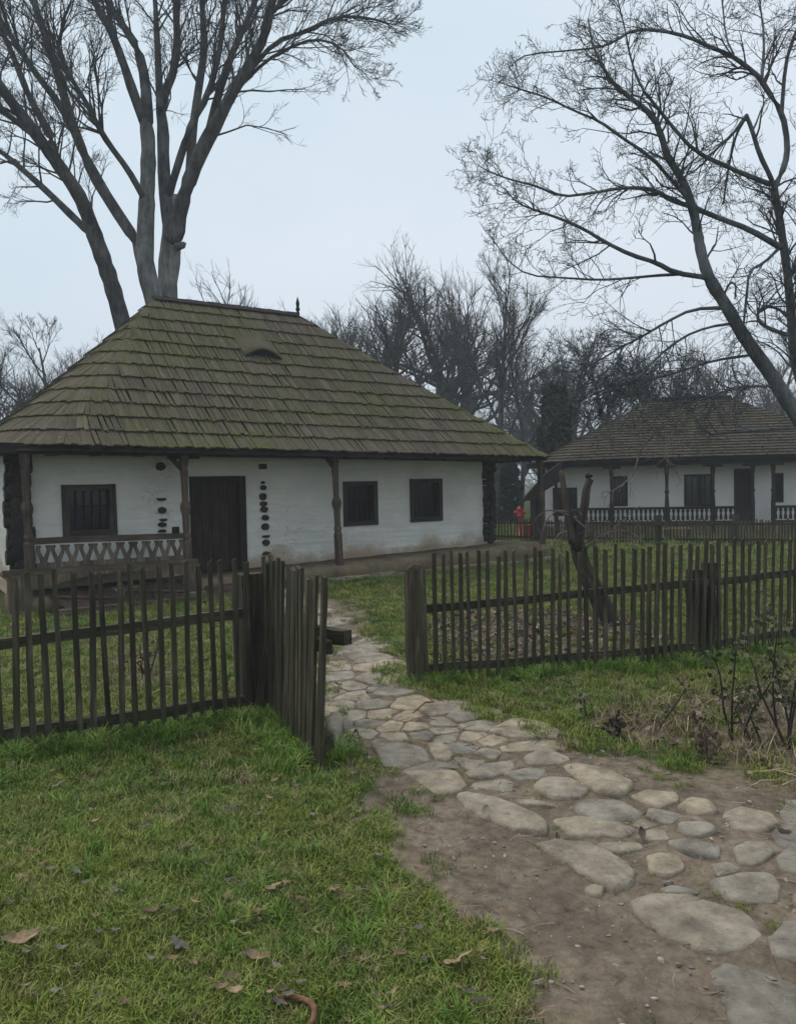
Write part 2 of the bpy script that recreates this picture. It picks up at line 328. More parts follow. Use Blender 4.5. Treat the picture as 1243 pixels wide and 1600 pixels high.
def axis(lo,a,b,hi,fine,growth=1.12):
    mid=list(np.arange(a,b,fine)); L=[];s=fine;x=a
    while x>lo: s*=growth; x-=s; L.append(x)
    Rr=[];s=fine;x=mid[-1]
    while x<hi: s*=growth; x+=s; Rr.append(x)
    return np.array(L[::-1]+mid+Rr)
gx=axis(-260,-3.6,5.2,260,.045); gy=axis(-60,1.9,9.0,420,.045,1.08)
XX,YY=np.meshgrid(gx,gy); ZZ=gz(XX,YY)+.006*np.sin(XX*19)*np.sin(YY*16)
DM=dirt(XX,YY); ZZ=ZZ-.018*DM*(YY<9)
V=np.stack([XX,YY,ZZ],-1).reshape(-1,3); ny,nx=XX.shape
i,j=np.meshgrid(np.arange(ny-1),np.arange(nx-1),indexing='ij'); a=i*nx+j
ground=link_mesh('ground',V,np.stack([a,a+1,a+nx+1,a+nx],-1).reshape(-1,4),M_GROUND,smooth=True)
at=ground.data.attributes.new('dirt','FLOAT','POINT'); at.data.foreach_set('value',DM.ravel()); ground['kind']='structure'
def gtop(x,y): return float(gz(x,y)-.018*dirt(np.array([x]),np.array([y]))[0]*(y<9))
# ---------------------------------------------------------------- main house
HA=np.array([-2.53,12.9]); hu=np.array([.826,.564]); hu/=np.linalg.norm(hu); hn=np.array([hu[1],-hu[0]])
def H(u,n,z): p=HA+hu*u+hn*n; return np.array([p[0],p[1],z])
U3=np.array([*hu,0]); N3=np.array([*hn,0]); Z3=np.array([0,0,1.])
def Wp(px,py,nn=0.0):
    d=ray(px,py); t=(nn-((o_[:2]-HA)@hn))/(d[:2]@hn); p=o_+d*t; return (p[:2]-HA)@hu, p[2]
UL=Wp(20,800)[0]; UR=Wp(767,800)[0]; NB=-4.6; ZT=2.32; PL=.85
def pz(u): return .25+.085*(u/5.5)   # ledge height along the front
house=thing('farmhouse',H((UL+UR)/2,0,0),'nearest whitewashed farmhouse with a mossy shingle roof and carved porch, behind the left fence','farmhouse')
def wallparts(u0,u1,z0f,z1,holes,t=.25):
    mb=MB(); us=sorted({u0,u1,*[h[0] for h in holes],*[h[1] for h in holes]}); zs=sorted({z0f,z1,*[h[2] for h in holes],*[h[3] for h in holes]})
    for a,b in zip(us[:-1],us[1:]):
        for c,d in zip(zs[:-1],zs[1:]):
            if any(h[0]-1e-6<=a and b<=h[1]+1e-6 and h[2]-1e-6<=c and d<=h[3]+1e-6 for h in holes): continue
            yield a,b,c,d
WIN=[(97,757,182,838),(536,752,589,821),(640,748,690,815)]; holes=[]
for x0,y0,x1,y1 in WIN:
    cx=(x0+x1)/2; holes.append((Wp(x0,(y0+y1)/2)[0],Wp(x1,(y0+y1)/2)[0],Wp(cx,y1)[1],Wp(cx,y0)[1]))
du0,du1=Wp(297,800)[0],Wp(384,800)[0]; dz1=Wp(340,744)[1]; holes.append((du0,du1,.2,dz1))
mb=MB()
for a,b,c,d in wallparts(UL,UR,.05,ZT,holes): mb.box(H(a,0,c),U3*(b-a),-N3*.25,Z3*(d-c))
mb.build('wall',M_PLAST,house)
for q in ((UL,0),(UR-.25,0)):
    mb=MB(); mb.box(H(q[0],-.25,.05),U3*.25,-N3*(-NB-.5),Z3*(ZT-.05)); mb.build('wall',M_PLAST,house)
mb=MB(); mb.box(H(UL,NB+.25,.05),U3*(UR-UL),-N3*.25,Z3*(ZT-.05)); mb.build('wall',M_PLAST,house)
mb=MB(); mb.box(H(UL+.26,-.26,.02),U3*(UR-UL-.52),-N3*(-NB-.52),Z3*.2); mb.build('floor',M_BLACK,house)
# windows
for wi,(a,b,c,d) in enumerate(holes[:3]):
    fr=MB(); w=.085 if wi else .10; pr=.03
    fr.box(H(a,pr,c),U3*w,-N3*.2,Z3*(d-c),.004); fr.box(H(b-w,pr,c),U3*w,-N3*.2,Z3*(d-c),.004)
    fr.box(H(a+w,pr+.003,c),U3*(b-a-2*w),-N3*.2,Z3*w,.003); fr.box(H(a+w,pr+.003,d-w),U3*(b-a-2*w),-N3*.2,Z3*w,.003)
    window=fr.build('window',M_FRAME,house)
    gl=MB(); gl.box(H(a+w,-.10,c+w),U3*(b-a-2*w),-N3*.01,Z3*(d-c-2*w)); gl.build('pane',M_GLASS,window)
    for k in range(4):
        br=MB(); uu=a+w+(b-a-2*w)*(k+1)/5; br.box(H(uu-.01,-.05,c+w),U3*.02,-N3*.02,Z3*(d-c-2*w),.002); br.build('bar',M_DARK,window)
    sash=MB(); sash.box(H(a+w,-.075,(c+d)/2+.05),U3*(b-a-2*w),-N3*.02,Z3*.025); sash.build('sash_bar',M_DARK,window)
    if wi:
        cu=MB(); g=a+w; W_=(b-a-2*w)
        for k in range(8):
            f0=k/8; l0=.55-.3*abs(math.sin(k*1.3+wi)); u0=g+W_*(f0*.5+(0.25 if wi==1 else .4))
            cu.quad(H(u0,-.16-.015*(k%2),d-w-.03),H(u0+W_/15,-.16-.015*((k+1)%2),d-w-.03),H(u0+W_/15,-.16-.015*((k+1)%2),d-w-l0*(d-c)*.75),H(u0,-.16-.015*(k%2),d-w-l0*(d-c)*.75))
        cu.build('curtain',M_CLOTH,window)
# door
fr=MB(); w=.085
fr.box(H(du0,.03,.2),U3*w,-N3*.22,Z3*(dz1-.2),.005); fr.box(H(du1-w*1.4,.03,.2),U3*w*1.4,-N3*.22,Z3*(dz1-.2),.005); fr.box(H(du0+w,.033,dz1-.1),U3*(du1-du0-2.4*w),-N3*.22,Z3*.1,.004)
door=fr.build('door',M_DARK,house)
nb=5; dw=(du1-du0-2.4*w)/nb
for k in range(nb):
    p=MB(); p.box(H(du0+w+k*dw+.004,-.08-.006*(k%2),.24),U3*(dw-.008),-N3*.04,Z3*(dz1-.1-.24),.002); p.build('plank',M_DOOR,door)
hd=MB(); hd.tube([H(du0+w+.12,-.03,1.05),H(du0+w+.12,-.03,1.18)],[.012,.012],6); hd.build('handle',M_BLACK,door)
# clay ledge along front and right end, rounded outer edge
mb=MB(); PR=[(0.02,0),(PL-.12,0),(PL-.04,-.02),(PL+.01,-.07),(PL+.02,-.14),(PL,-.21),(PL-.03,-.28)]
us=np.linspace(UL-.15,UR+.75,40); sec=[]
for u in us:
    wob=.012*math.sin(u*5)+.008*math.sin(u*13); sec.append([H(u,n+wob,pz(u)+dz+wob*.6) if dz>-.25 else H(u,n+wob,-.05) for n,dz in PR]+[H(u,0.02,-.05)])
k=len(sec[0]); V=[p for s_ in sec for p in s_]; Fc=[]
for i in range(len(us)-1):
    for j in range(k):
        q=(j+1)%k; Fc.append((i*k+j,(i+1)*k+j,(i+1)*k+q,i*k+q))
Fc+=[tuple(range(k)),tuple((len(us)-1)*k+j for j in range(k-1,-1,-1))]
link_mesh('clay_ledge',V,Fc,M_CLAY,[(v[0],v[1],v[2]) for v in V],None,house,True)
mb=MB(); mb.box(H(UR+.0,0,-.05),U3*.73,-N3*4.4,Z3*(.05+pz(UR)-.004)); mb.build('end_ledge',M_CLAY,house)
u=UL+.6
while u<UR+.8:
    L=random.uniform(.28,.6); s=MB()
    s.box(H(u,PL-.05,-.06),U3*L,N3*random.uniform(.13,.17),Z3*random.uniform(.10,.14),.014); s.build('footing_stone',M_STONE,house); u+=L+.015
# log ends
def logend(px,py,wpx,hpx,half=None,box=False,nn=.035,depth=.2):
    u_,z_=Wp(px,py); s=(HA+hu*u_)[1]/F; mb=MB(); r=wpx/2*s*1.12; rz=hpx/2*s; n=12 if not box else 4; pts=[]
    for i in range(n):
        an=2*math.pi*i/n+(math.pi/4 if box else 0); k=1.3 if box else random.uniform(.9,1.08)
        zz=math.sin(an)*rz*k
        if half=='d': zz=min(zz,rz*.2)
        if half=='u': zz=max(zz,-rz*.2)
        pts.append(H(u_+math.cos(an)*r*k,-.1,z_+zz))
    mb.prism(pts,N3*(nn+.1)); return mb.build('log_end',M_LOG,house)
for a in ((251,729,14,13),(252,779,14,8,'d'),(253,797,12,11),(255,811,11,8,'d'),(253,820,12,8),(253,831,12,8,'u')): logend(*a)
for a in ((410,729,12,9,None,True),(410,754,6,5),(411,762,9,8),(410,776,11,11),(411,787,11,8),(412,796,11,10),(414,809,11,9),(414,823,12,11),(415,837,12,7,'d'),(415,848,11,10),(416,866,13,9,'u')): logend(*a)
def corner(ucen,z0,z1,r,sgn,dep):
    z=z0; k=0
    while z<z1:
        rr=r*random.uniform(.85,1.12); mb=MB(); uu=ucen+random.uniform(-.025,.025)
        if k%2==0:
            mb.tube([H(uu,-.4,z+rr),H(uu,dep+random.uniform(0,.06),z+rr)],[rr,rr*.97],10)
        else:
            mb.tube([H(uu-sgn*.2,.0,z+rr),H(uu+sgn*((.13 if sgn<0 else .07)+random.uniform(0,.06)),.0,z+rr)],[rr,rr*.95],7)
        mb.build('log_end',M_LOG,house); z+=rr*random.uniform(.75,1.05); k+=1
corner(UL+.06,.3,2.3,.105,-1,.14); corner(UR-.03,.33,2.25,.07,1,.05)
for k in range(4):
    logend(24,862-k*16,16,14,nn=.16)
# posts
def zeave(u): return 2.28-.016*(u+4)
def post(px,py,z0,zt,bulb=1.45,capital=True):
    u_,_=Wp(px,py,PL-.1); Ht=zt-z0; mb=MB()
    prof=[(0,.07),(.28,.072),(.30,.055),(.33,.068),(.36,.052),(.50,.058),(.53,.075),(.56,.085),(.59,.075),(.62,.05),(.80,.055),(.86,.065),(.88,.052),(.93,.07),(1,.075)]
    lean=random.uniform(-.02,.02)
    mb.tube([H(u_+lean*f-.015*f*2,PL-.1,z0+Ht*f) for f,_ in prof],[r for _,r in prof],8)
    o=mb.build('porch_post',M_WOOD,house)
    if capital:
        c=MB(); c.beam(H(u_-.26,PL-.1,zt-.03),H(u_+.22,PL-.1,zt-.03),.09,.09,N3,3,.006); c.beam(H(u_-.03,PL-.1,zt-.25),H(u_-.2,PL-.1,zt-.06),.06,.06,N3); c.build('bracket',M_DARK,o)
    return u_
zt=2.16
uP1=post(44,800,.45,zt,capital=False); uP2=post(291,800,.3,zt); uP3=post(528,800,pz(1),zt); uP4=post(846,800,pz(UR)-.02,zt-.08,capital=False)
# eave plate, joists, tie
mb=MB(); mb.beam(H(UL-.3,PL-.1,zt+.07),H(UR+.85,PL-.1,zt-.03),.14,.14,N3,8,.008); mb.build('eave_beam',M_DARK,house)
mb=MB(); mb.beam(H(UL-.3,-.02,ZT-.02),H(UR+.75,-.02,ZT-.06),.12,.12,N3,6,.006); mb.build('wall_plate',M_DARK,house)
mb=MB(); mb.beam(H(UR+.72,PL,zt-.0),H(UR+.72,NB,zt-.0),.12,.12,U3,4,.006); mb.build('tie_beam',M_DARK,house)
for px in (90,162,232,304,364,425,507,582,648,713,760):
    u_,_=Wp(px,712,.6); mb=MB(); mb.beam(H(u_,-.3,ZT-.10-.006*(u_+4)),H(u_,PL+.02,ZT-.115-.006*(u_+4)),.13,.10,U3,2,.005); mb.build('joist',M_DARK,house)
# porch railing
zr0,zr1=.575,.93
RN=PL-.1
mb=MB(); mb.beam(H(uP1+.05,RN,zr1+.03),H(uP2-.03,RN,zr1-.01),.09,.085,N3,5,.006); railing=mb.build('railing',M_WOOD,house)
mb=MB(); mb.beam(H(uP1-.35,RN+.06,zr0-.03),H(uP2+.13,RN+.06,zr0-.06),.07,.09,N3,5,.005); mb.build('lower_rail',M_WOOD,railing)
nb=11; a0=uP1+.08; dw=(uP2-.06-a0)/nb; hh=zr1-zr0+.0
for k in range(nb):
    c=a0+dw*(k+.5); w=dw*.5-.003; zb=zr0-.005-.003*k; z_=lambda f: zb+(hh-.03)*f
    L=[(0,-1),(0,-1)]
    half=[(1,0),(1,.25),(.52,.27),(.5,.33),(.98,.74),(1,.78),(1,1),(.34,1),(.30,.93),(.46,.87),(.44,.74),(0,.47)]
    pts=[H(c+x*w,RN+.012,z_(f)) for x,f in half]+[H(c-x*w,RN+.012,z_(f)) for x,f in half[-2::-1]]
    mb=MB(); mb.prism(pts,-N3*.024); mb.build('baluster',M_RAILW,railing)
mb=MB(); mb.tube([H(uP2-.17,RN,zr1+.03),H(uP2-.17,RN,zr1+.13)],[.06,.055],6); mb.build('wooden_block',M_DARK,railing)
# arched fascia and cellar hatch under the left porch
fa=[]; fu0,fu1=uP1-.3,uP2+.15; zt_=zr0-.075
for i in range(21):
    f=i/20; arch=max(0,math.sin(math.pi*min(1,max(0,(f-.22)/.66))))**.6
    fa.append(H(fu0+(fu1-fu0)*f,PL,.335+.115*arch if 0.2<f<.9 else .325))
mb=MB(); mb.prism([H(fu0,PL,zt_+.02*0)]+fa+[H(fu1,PL,zt_-.02)],-N3*.06); mb.build('arched_fascia',M_PORCH,house)
mb=MB(); mb.box(H(fu0,.03,.455),U3*(fu1-fu0-.3),N3*(PL-.1),Z3*.045); mb.build('porch_floor',M_WOOD,house)
mb=MB(); mb.box(H(fu0,PL+.03,-.03),U3*.3,-N3*.1,Z3*.38,.01); mb.box(H(fu1-.22,PL+.03,-.03),U3*.24,-N3*.1,Z3*.4,.01); mb.build('cellar_jamb',M_WOOD,house)
ht=thing('cellar_hatch',H((fu0+fu1)/2,PL+.4,0),'sloping plank cellar hatch below the porch railing, behind the left fence','hatch')
for s in range(2):
    base=fu0+.55+s*(fu1-fu0-.8)/2; wd=(fu1-fu0-.9)/2
    for k in range(7):
        mb=MB(); u0=base+wd*k/7; sk=.25*(1 if s==0 else -1)
        mb.beam(H(u0+wd/14-sk*.3,PL-.16,.22),H(u0+wd/14+sk*.3,PL+.6,.06),wd/7-.012,.025,U3,1,.004); mb.build('plank',M_HATCH,ht)
    mb=MB(); mb.beam(H(base,PL+.1,.205),H(base+wd,PL+.4,.135),.07,.03,None); mb.build('batten',M_WOOD,ht)
mb=MB(); mb.box(H(fu0+.5,PL+.6,-.02),U3*(fu1-fu0-.75),N3*.06,Z3*.11,.008); mb.build('sill_beam',M_WOOD,ht)
st=MB(); st.box(H(du0-.1,PL+.03,-.03),U3*(du1-du0+.3),N3*.3,Z3*.17,.012); tag(st.build('door_step',M_WOOD),'reddish brown timber step on the ground in front of the dark door','step')
# ------------- roofs
def rrect(u0,u1,n0,n1,r,ds):
    """outline points, outward normals. r=(front-left, front-right, back-right, back-left)"""
    out=[]
    def seg(a,b,nm):
        L=math.hypot(b[0]-a[0],b[1]-a[1]); k=max(1,int(L/ds))
        for i in range(k): f=(i+.5)/k; out.append((a[0]+(b[0]-a[0])*f,a[1]+(b[1]-a[1])*f,*nm))
    def arc(c,r,a0,a1):
        k=max(1,int(abs(a1-a0)*r/ds))
        for i in range(k):
            an=a0+(a1-a0)*(i+.5)/k; out.append((c[0]+r*math.cos(an),c[1]+r*math.sin(an),math.cos(an),math.sin(an)))
    fl,fr_,br_,bl=r; h=math.pi/2
    seg((u0,n0+bl),(u0,n1-fl),(-1,0)); arc((u0+fl,n1-fl),fl,2*h,h)
    seg((u0+fl,n1),(u1-fr_,n1),(0,1)); arc((u1-fr_,n1-fr_),fr_,h,0)
    seg((u1,n1-fr_),(u1,n0+br_),(1,0)); arc((u1-br_,n0+br_),br_,0,-h)
    seg((u1-br_,n0),(u0+bl,n0),(0,-1)); arc((u0+bl,n0+bl),bl,-h,-2*h)
    return out
def roof(Hf,root,E,Rg,ze,zr,courses,width,mat,rad,nparts,bow=0.0,skipback=True,sag=None):
    """E=(u0,u1,n0,n1) eave, Rg=(u0,u1,n) ridge"""
    u0,u1,n0,n1=E; r0,r1,rn=Rg
    lev=lambda s:(u0+(r0-u0)*s,u1+(r1-u1)*s,n0+(rn-n0)*s,n1+(rn-n1)*s)
    zz=lambda s,u: ze(u)*(1-s)+zr*s-bow*4*s*(1-s)*.25
    # deck
    ks=12; V=[];Fc=[]
    Mn=None; nn_=64
    for k in range(ks+1):
        s=k/ks; a=lev(s); rr=[q*(1-s)+.01 for q in rad]
        base=rrect(*[*a[:2],a[2],a[3]],rr,.0001) if False else None
        pts=[]
        for i in range(nn_):
            an=2*math.pi*i/nn_; cu,cn=(a[0]+a[1])/2,(a[2]+a[3])/2; hu_,hn_=(a[1]-a[0])/2,(a[3]-a[2])/2
            c,sn=math.cos(an),math.sin(an); p=9; den=(abs(c)**p+abs(sn)**p)**(1/p); x,y=c/den,sn/den
            pts.append((cu+x*max(hu_-.03,.001),cn+y*max(hn_-.03,.001)))
        for (u,n) in pts: V.append(Hf(u,n,zz(s,u)-.035))
    for k in range(ks):
        for i in range(nn_):
            q=(i+1)%nn_; Fc.append((k*nn_+i,k*nn_+q,(k+1)*nn_+q,(k+1)*nn_+i))
    Fc.append(tuple(range(nn_-1,-1,-1)))
    V=np.array(V); rf=link_mesh('roof',V,Fc,M_DARK,V.copy(),None,root)
    items=[]
    for k in range(courses):
        s=k/courses; a=lev(s); rr=[q*(1-s)*.9+.02 for q in rad]
        for (u,n,mu,mn) in rrect(a[0],a[1],a[2],a[3],rr,width*random.uniform(.96,1.04)):
            if skipback and mn<-.3: continue
            u+=random.uniform(-.15,.15)*width*abs(mn); 
            runF=(n1-rn) if mn>0 else (rn-n0); runU=(r0-u0) if mu<0 else (u1-r1)
            av=(abs(mu),abs(mn)); rq=rad[0] if (mu<=0 and mn>=0) else rad[1] if mn>=0 else rad[2]
            run=(runU*av[0]+runF*av[1]-rq*.9*(av[0]+av[1]-1))/courses; ds=1/courses; ov=1.42
            if s+ds*ov>1: ov=(1-s)/ds
            slip=random.uniform(-.022,.03)*(3 if random.random()<.06 else 1)
            lo=Hf(u+mu*run*slip*1.0,n+mn*run*slip*1.0,zz(s-slip*ds,u)+.034+random.uniform(0,.012))
            s2=min(1,s+ds*ov); b2=lev(s2); uh=min(max(u-mu*run*ov,b2[0]),b2[1]); nh=min(max(n-mn*run*ov,b2[2]),b2[3])
            hi=Hf(uh,nh,zz(s2,u)+.004)
            t=Hf(-mn,mu,0)-Hf(0,0,0); items.append((lo,hi,nrm(t),width*random.choice((.75,.9,1.0,1.05,1.15))*(1.0 if abs(mu)<.3 or abs(mn)<.3 else 1.08),k))
    return rf,items
def place_shingles(rf,items,mat,nparts,th=.021):
    vis=[]
    for it in items:
        lo=it[0]; x,y=proj(*lo); c=(lo[1])
        vis.append((-(1/c) if -15<x<1258 else 1.0-1/c))
    # shared unit meshes: x across (1), y along (1), z thickness
    var=[]
    for q in range(10):
        r=random.random; j0,j1=random.uniform(-.03,.03),random.uniform(-.03,.03)
        v=[(-.5,j0,0),(.5,j1,0),(.46,1,0),(-.46,1,0),(-.5,j0,1),(.5,j1,1),(.46,1,.4),(-.46,1,.4)]
        var.append(v)
    fs=[(0,3,2,1),(4,5,6,7),(0,1,5,4),(1,2,6,5),(2,3,7,6),(3,0,4,7)]
    meshes=[]
    for q,v in enumerate(var):
        me=bpy.data.meshes.new('shingle'); me.from_pydata(v,[],fs); me.materials.append(mat)
        a=me.attributes.new('gr','FLOAT_VECTOR','POINT'); a.data.foreach_set('vector',np.array([(p[1]*.5,p[0]*.1+q,p[2]*.02) for p in v]).ravel())
        a=me.attributes.new('rnd','FLOAT','POINT'); a.data.foreach_set('value',[q/10]*8); meshes.append(me)
    order=sorted(range(len(items)),key=lambda i:(vis[i]>0,items[i][4]>=3,vis[i]))
    chosen=set(order[:nparts]); mb=MB(); o0=np.array(rf['_o'])
    for i,(lo,hi,tv,w,k) in enumerate(items):
        d=hi-lo; L=np.linalg.norm(d); y=d/L; x=nrm(tv-y*np.dot(tv,y)); z=np.cross(x,y)
        if z[2]<0: x=-x; z=-z
        if i in chosen:
            ob=bpy.data.objects.new('shingle',random.choice(meshes)); COL.objects.link(ob); ob.parent=rf
            m4=Matrix.Identity(4); lo2=lo-o0
            for r_ in range(3): m4[r_][0]=x[r_]*w; m4[r_][1]=y[r_]*L; m4[r_][2]=z[r_]*th; m4[r_][3]=lo2[r_]
            ob.matrix_local=m4
        else:
            v=random.choice(var); q=random.random()*9; vs=[lo+x*p[0]*w+y*p[1]*L+z*p[2]*th for p in v]
            mb._add(vs,fs,[(p[1]*.5,p[0]*.1+q,p[2]*.02) for p in v])
    s=mb.build('shingle_courses',mat,rf); s['kind']='stuff'
EV=(UL-.45,UR+.78,NB-.9,1.12); RG=(-.78,2.2,-2.35); ZE=lambda u: 2.235-.015*(u+4); ZR=5.22
rf,items=roof(H,house,EV,RG,ZE,ZR,12,.080,M_SH,(1.5,.3,.3,.8),290,bow=.25)
rf.data.transform(Matrix.Identity(4))
# carry the house origin for the roof's children
place_shingles(rf,items,M_SH,280)
# ridge caps and finial
for k in range(14):
    f0=RG[0]+(RG[1]-RG[0])*k/14-.03; mb=MB()
    for s in (-1,1): mb.box(H(f0,RG[2]+s*.0,ZR+.05+.004*(k%2)),U3*.235,N3*s*.10+V3([0,0,-.085]),V3([0,0,.02]),.006)
    mb.build('ridge_board',M_DARK,rf)
mb=MB(); prof=[(0,.035),(.06,.04),(.1,.025),(.14,.05),(.2,.03),(.28,.04),(.42,.005)]
fx,_=Wp(468,470,RG[2]); mb.tube([H(RG[1]+.02,RG[2],ZR+z*.95) for z,_ in prof],[r for _,r in prof],8); mb.build('finial',M_DARK,rf)
# eyebrow vent on the front slope: find front-slope point under pixel
def slope_pt(px,py):
    d=ray(px,py); a=np.array([*H(0,EV[3],ZE(0))]); b=np.array([*H(0,RG[2],ZR)]); nn=nrm(np.cross(U3,b-a)); t=np.dot(a-o_,nn)/np.dot(d,nn); return o_+d*t
vp=slope_pt(412,560); vu=(vp[:2]-HA)@hu; vn=(vp[:2]-HA)@hn; sd_=nrm(H(0,RG[2],ZR)-H(0,EV[3],ZE(0)))
hood=MB(); NS=12; r=.30
rows=[]
for j in range(5):
    f=j/4; rw=[]
    for i in range(NS+1):
        x=-1+2*i/NS; hgt=.15*(math.cos(x*math.pi/2))**1.1*(1-f)
        rw.append(vp+U3*x*r*1.25+sd_*f*.75+Z3*(hgt+.0)+Z3*.045*(1-f)-Z3*.03*0)
    rows.append(rw)
V=[p for rw in rows for p in rw]; n_=NS+1; Fc=[(j*n_+i,j*n_+i+1,(j+1)*n_+i+1,(j+1)*n_+i) for j in range(4) for i in range(NS)]
V2=[p-Z3*.04 for p in V]; V=V+V2; k=len(V2); Fc+=[tuple(q+k for q in f[::-1]) for f in Fc]+[(i,i+k,i+1+k,i+1) for i in range(NS)]
vent=link_mesh('eyebrow_vent',V,Fc,M_SH,[(.18+.02*p[2],p[0]*3,p[1]*3) for p in V],[.4]*len(V),rf,True)
dk=MB(); dk.prism([vp+sd_*.10+U3*x*r*1.05+Z3*z for x,z in [(-1,0.0),(1,0.0)]+[(math.cos(a)*1,.02+.13*math.sin(a)) for a in np.linspace(0,math.pi,9)]],sd_*.02); dk.build('opening',M_BLACK,rf)  # near-black plate, its colour stands in for the shade inside the vent
# rafter ends along the front eave
for k in range(20):
    u=EV[0]+1.5+k*(EV[1]-EV[0]-2.1)/19; mb=MB(); a=H(u,EV[3]-.09,ZE(u)-.045); b=a+sd_*.7; mb.beam(a,b,.07,.09,U3); mb.build('rafter',M_DARK,house)
# moss cushions along the course edges
mo=MB()
for it in items:
    lo,hi,tv,w,k=it
    if k<1 or lo[1]>17 or random.random()>.42: continue
    x,y=proj(*lo)
    if not(0<x<860): continue
    dens=math.exp(-((x-430)/260)**2)*math.exp(-((y-610)/75)**2)
    if random.random()>dens*1.1+.08: continue
    for q in range(random.randint(1,3)):
        c=lo+tv*random.uniform(-.5,.5)*w+Z3*.012-nrm(hi-lo)*random.uniform(-.02,.03); r_=random.uniform(.012,.026); vs=[c+V3([r_*1.5,0,0]),c+V3([0,r_*1.5,0]),c-V3([r_*1.5,0,0]),c-V3([0,r_*1.5,0]),c+Z3*r_*1.1,c-Z3*r_*.8]
        mo._add(vs,[(0,1,4),(1,2,4),(2,3,4),(3,0,4),(1,0,5),(2,1,5),(3,2,5),(0,3,5)],[(0,0,0)]*6)
M_MOSS=simple('moss',(.045,.06,.012),(.12,.14,.03),30,1,.3)
ms=mo.build('moss',M_MOSS,rf); ms['kind']='stuff'
# ---------------------------------------------------------------- fences
PK=[]
for q in range(10):
    mb=MB(); w,d=random.uniform(.92,1.1),random.uniform(.8,1.1); sg=6; vs=[];gs=[];fs=[];ox=oy=0
    for i in range(sg+1):
        f=i/sg; ox+=random.uniform(-.0045,.0045); k=(1-.14*f)*random.uniform(.95,1.05)
        tp=random.uniform(-.012,.012) if i==sg else 0
        for (x,y) in ((-1,-1),(1,-1),(1,1),(-1,1)):
            vs.append((ox+x*.022*w*k,y*.012*d*k,f+(tp*x if i==sg else 0))); gs.append((f*1.1+q,x*.02+q,y*.012))
    for i in range(sg):
        for j in range(4): fs.append((i*4+j,i*4+(j+1)%4,i*4+4+(j+1)%4,i*4+4+j))
    fs+=[(3,2,1,0),tuple(sg*4+j for j in range(4))]; mb._add(vs,fs,gs)
    me=bpy.data.meshes.new('picket'); me.from_pydata(mb.V,[],mb.F); me.materials.append(M_FENCE)
    a=me.attributes.new('gr','FLOAT_VECTOR','POINT'); a.data.foreach_set('vector',np.array(mb.G,float).ravel()); PK.append(me)
def picket(root,p,h,yaw,lean=0,wx=1,tilt=0,mat=None):
    ob=bpy.data.objects.new('picket',random.choice(PK)); COL.objects.link(ob); ob.parent=root
    ob.location=Vector(p)-Vector(root['_o']); ob.rotation_euler=(tilt,lean,yaw); ob.scale=(wx,random.uniform(.9,1.2),h); return ob
def fence(name,label,pts,xs,hts,rails,front,wx=1,jit=.012,leanj=.015,rt=(.07,.045)):
    """pts world polyline ground, xs list of fractions-by-pixel positions"""
    root=thing(name,pts[0],label,'picket fence')
    dirv=nrm(pts[-1]-pts[0]); yaw=math.atan2(dirv[1],dirv[0])
    for a,b in zip(rails[:-1],rails[1:]):
        for q in range(len(a[1])):
            pa=V3(a[0])+Z3*a[1][q]-front*(.012+rt[1]/2); pb=V3(b[0])+Z3*b[1][q]-front*(.012+rt[1]/2)
            mb=MB(); mb.beam(pa,pb,rt[0],rt[1],Z3,6,.005); mb.build('rail',M_FENCE,root)
    return root,yaw
# left fence
LA,LB=Gp(-60,1196),Gp(385,1121)
dv=nrm(LB-LA); fr_=V3([dv[1],-dv[0],0])
LF,yaw=fence('picket_fence','old wooden picket fence left of the open gate, in front of the porch',[LA,LB],None,None,[(LA,(.14,.70)),(LB,(.12,.745))],fr_)
def online(px,A,B):    # point on ground line AB seen in column px
    lo,hi=-.2,1.4
    for _ in range(40):
        m_=(lo+hi)/2; p=A+(B-A)*m_
        if proj(*p)[0]<px: lo=m_
        else: hi=m_
    return A+(B-A)*lo
for zx in (-100,-45,8,64,122,172,221,278,327,380,427,471,520,569,614,659,702,745,786,829,866):
    px=zx*.4505; p=online(px,LA,LB); f=(px+60)/445; picket(LF,p+V3([0,0,-.06])+fr_*random.uniform(0,.006),1.19+random.uniform(-.025,.03),yaw,random.uniform(-.014,.016),random.uniform(.74,.92))
# posts at the hinge
hp=Gp(400,1112)
gp=MB(); gp.beam(hp+V3([-.02,.02,-.1]),hp+V3([-.03,.02,1.02]),.17,.14,dv,4,.008,.95); gp.build('post',M_FENCE,LF)
gp=MB(); gp.beam(hp+V3([-.12,.06,-.1]),hp+V3([-.12,.06,1.0]),.07,.07,dv,4,.006,.95); gp.build('post',M_FENCE,LF)
# gate leaf
g0=Gp(415,1108); g1=Gp(501,1199)
gate=thing('open_gate',g0,'open wooden picket gate leaf swung out over the grass beside the stone path','gate')
gd=nrm(g1-g0); gf=V3([-gd[1],gd[0],0]); 
if np.dot(gf,g0)>0: gf=-gf
gyaw=math.atan2(gd[1],gd[0]); Lg=np.linalg.norm(g1-g0)
npk=18
for k in range(npk):
    f=k/(npk-1); p=g0+(g1-g0)*f+gf*random.uniform(0,.012); picket(gate,p+V3([0,0,-.0-.03*f]),1.15+random.uniform(-.03,.03),gyaw,random.uniform(.02,.085)+.09*f,1.25,random.uniform(-.03,.0))
for z,ex in ((.72,.12),(.16,.10)):
    mb=MB(); a=g0-gd*.1+Z3*z; b=g1+gd*ex*.2+Z3*(z-.02); mb.beam(a-gf*.05,b-gf*.05,.075,.06,Z3,4,.005); mb.build('rail',M_FENCE,gate)
mb=MB(); mb.beam(g0-gf*.05+Z3*.2,g1-gd*.15-gf*.05+Z3*.72,.06,.04,Z3,3,.004); mb.build('brace',M_FENCE,gate)
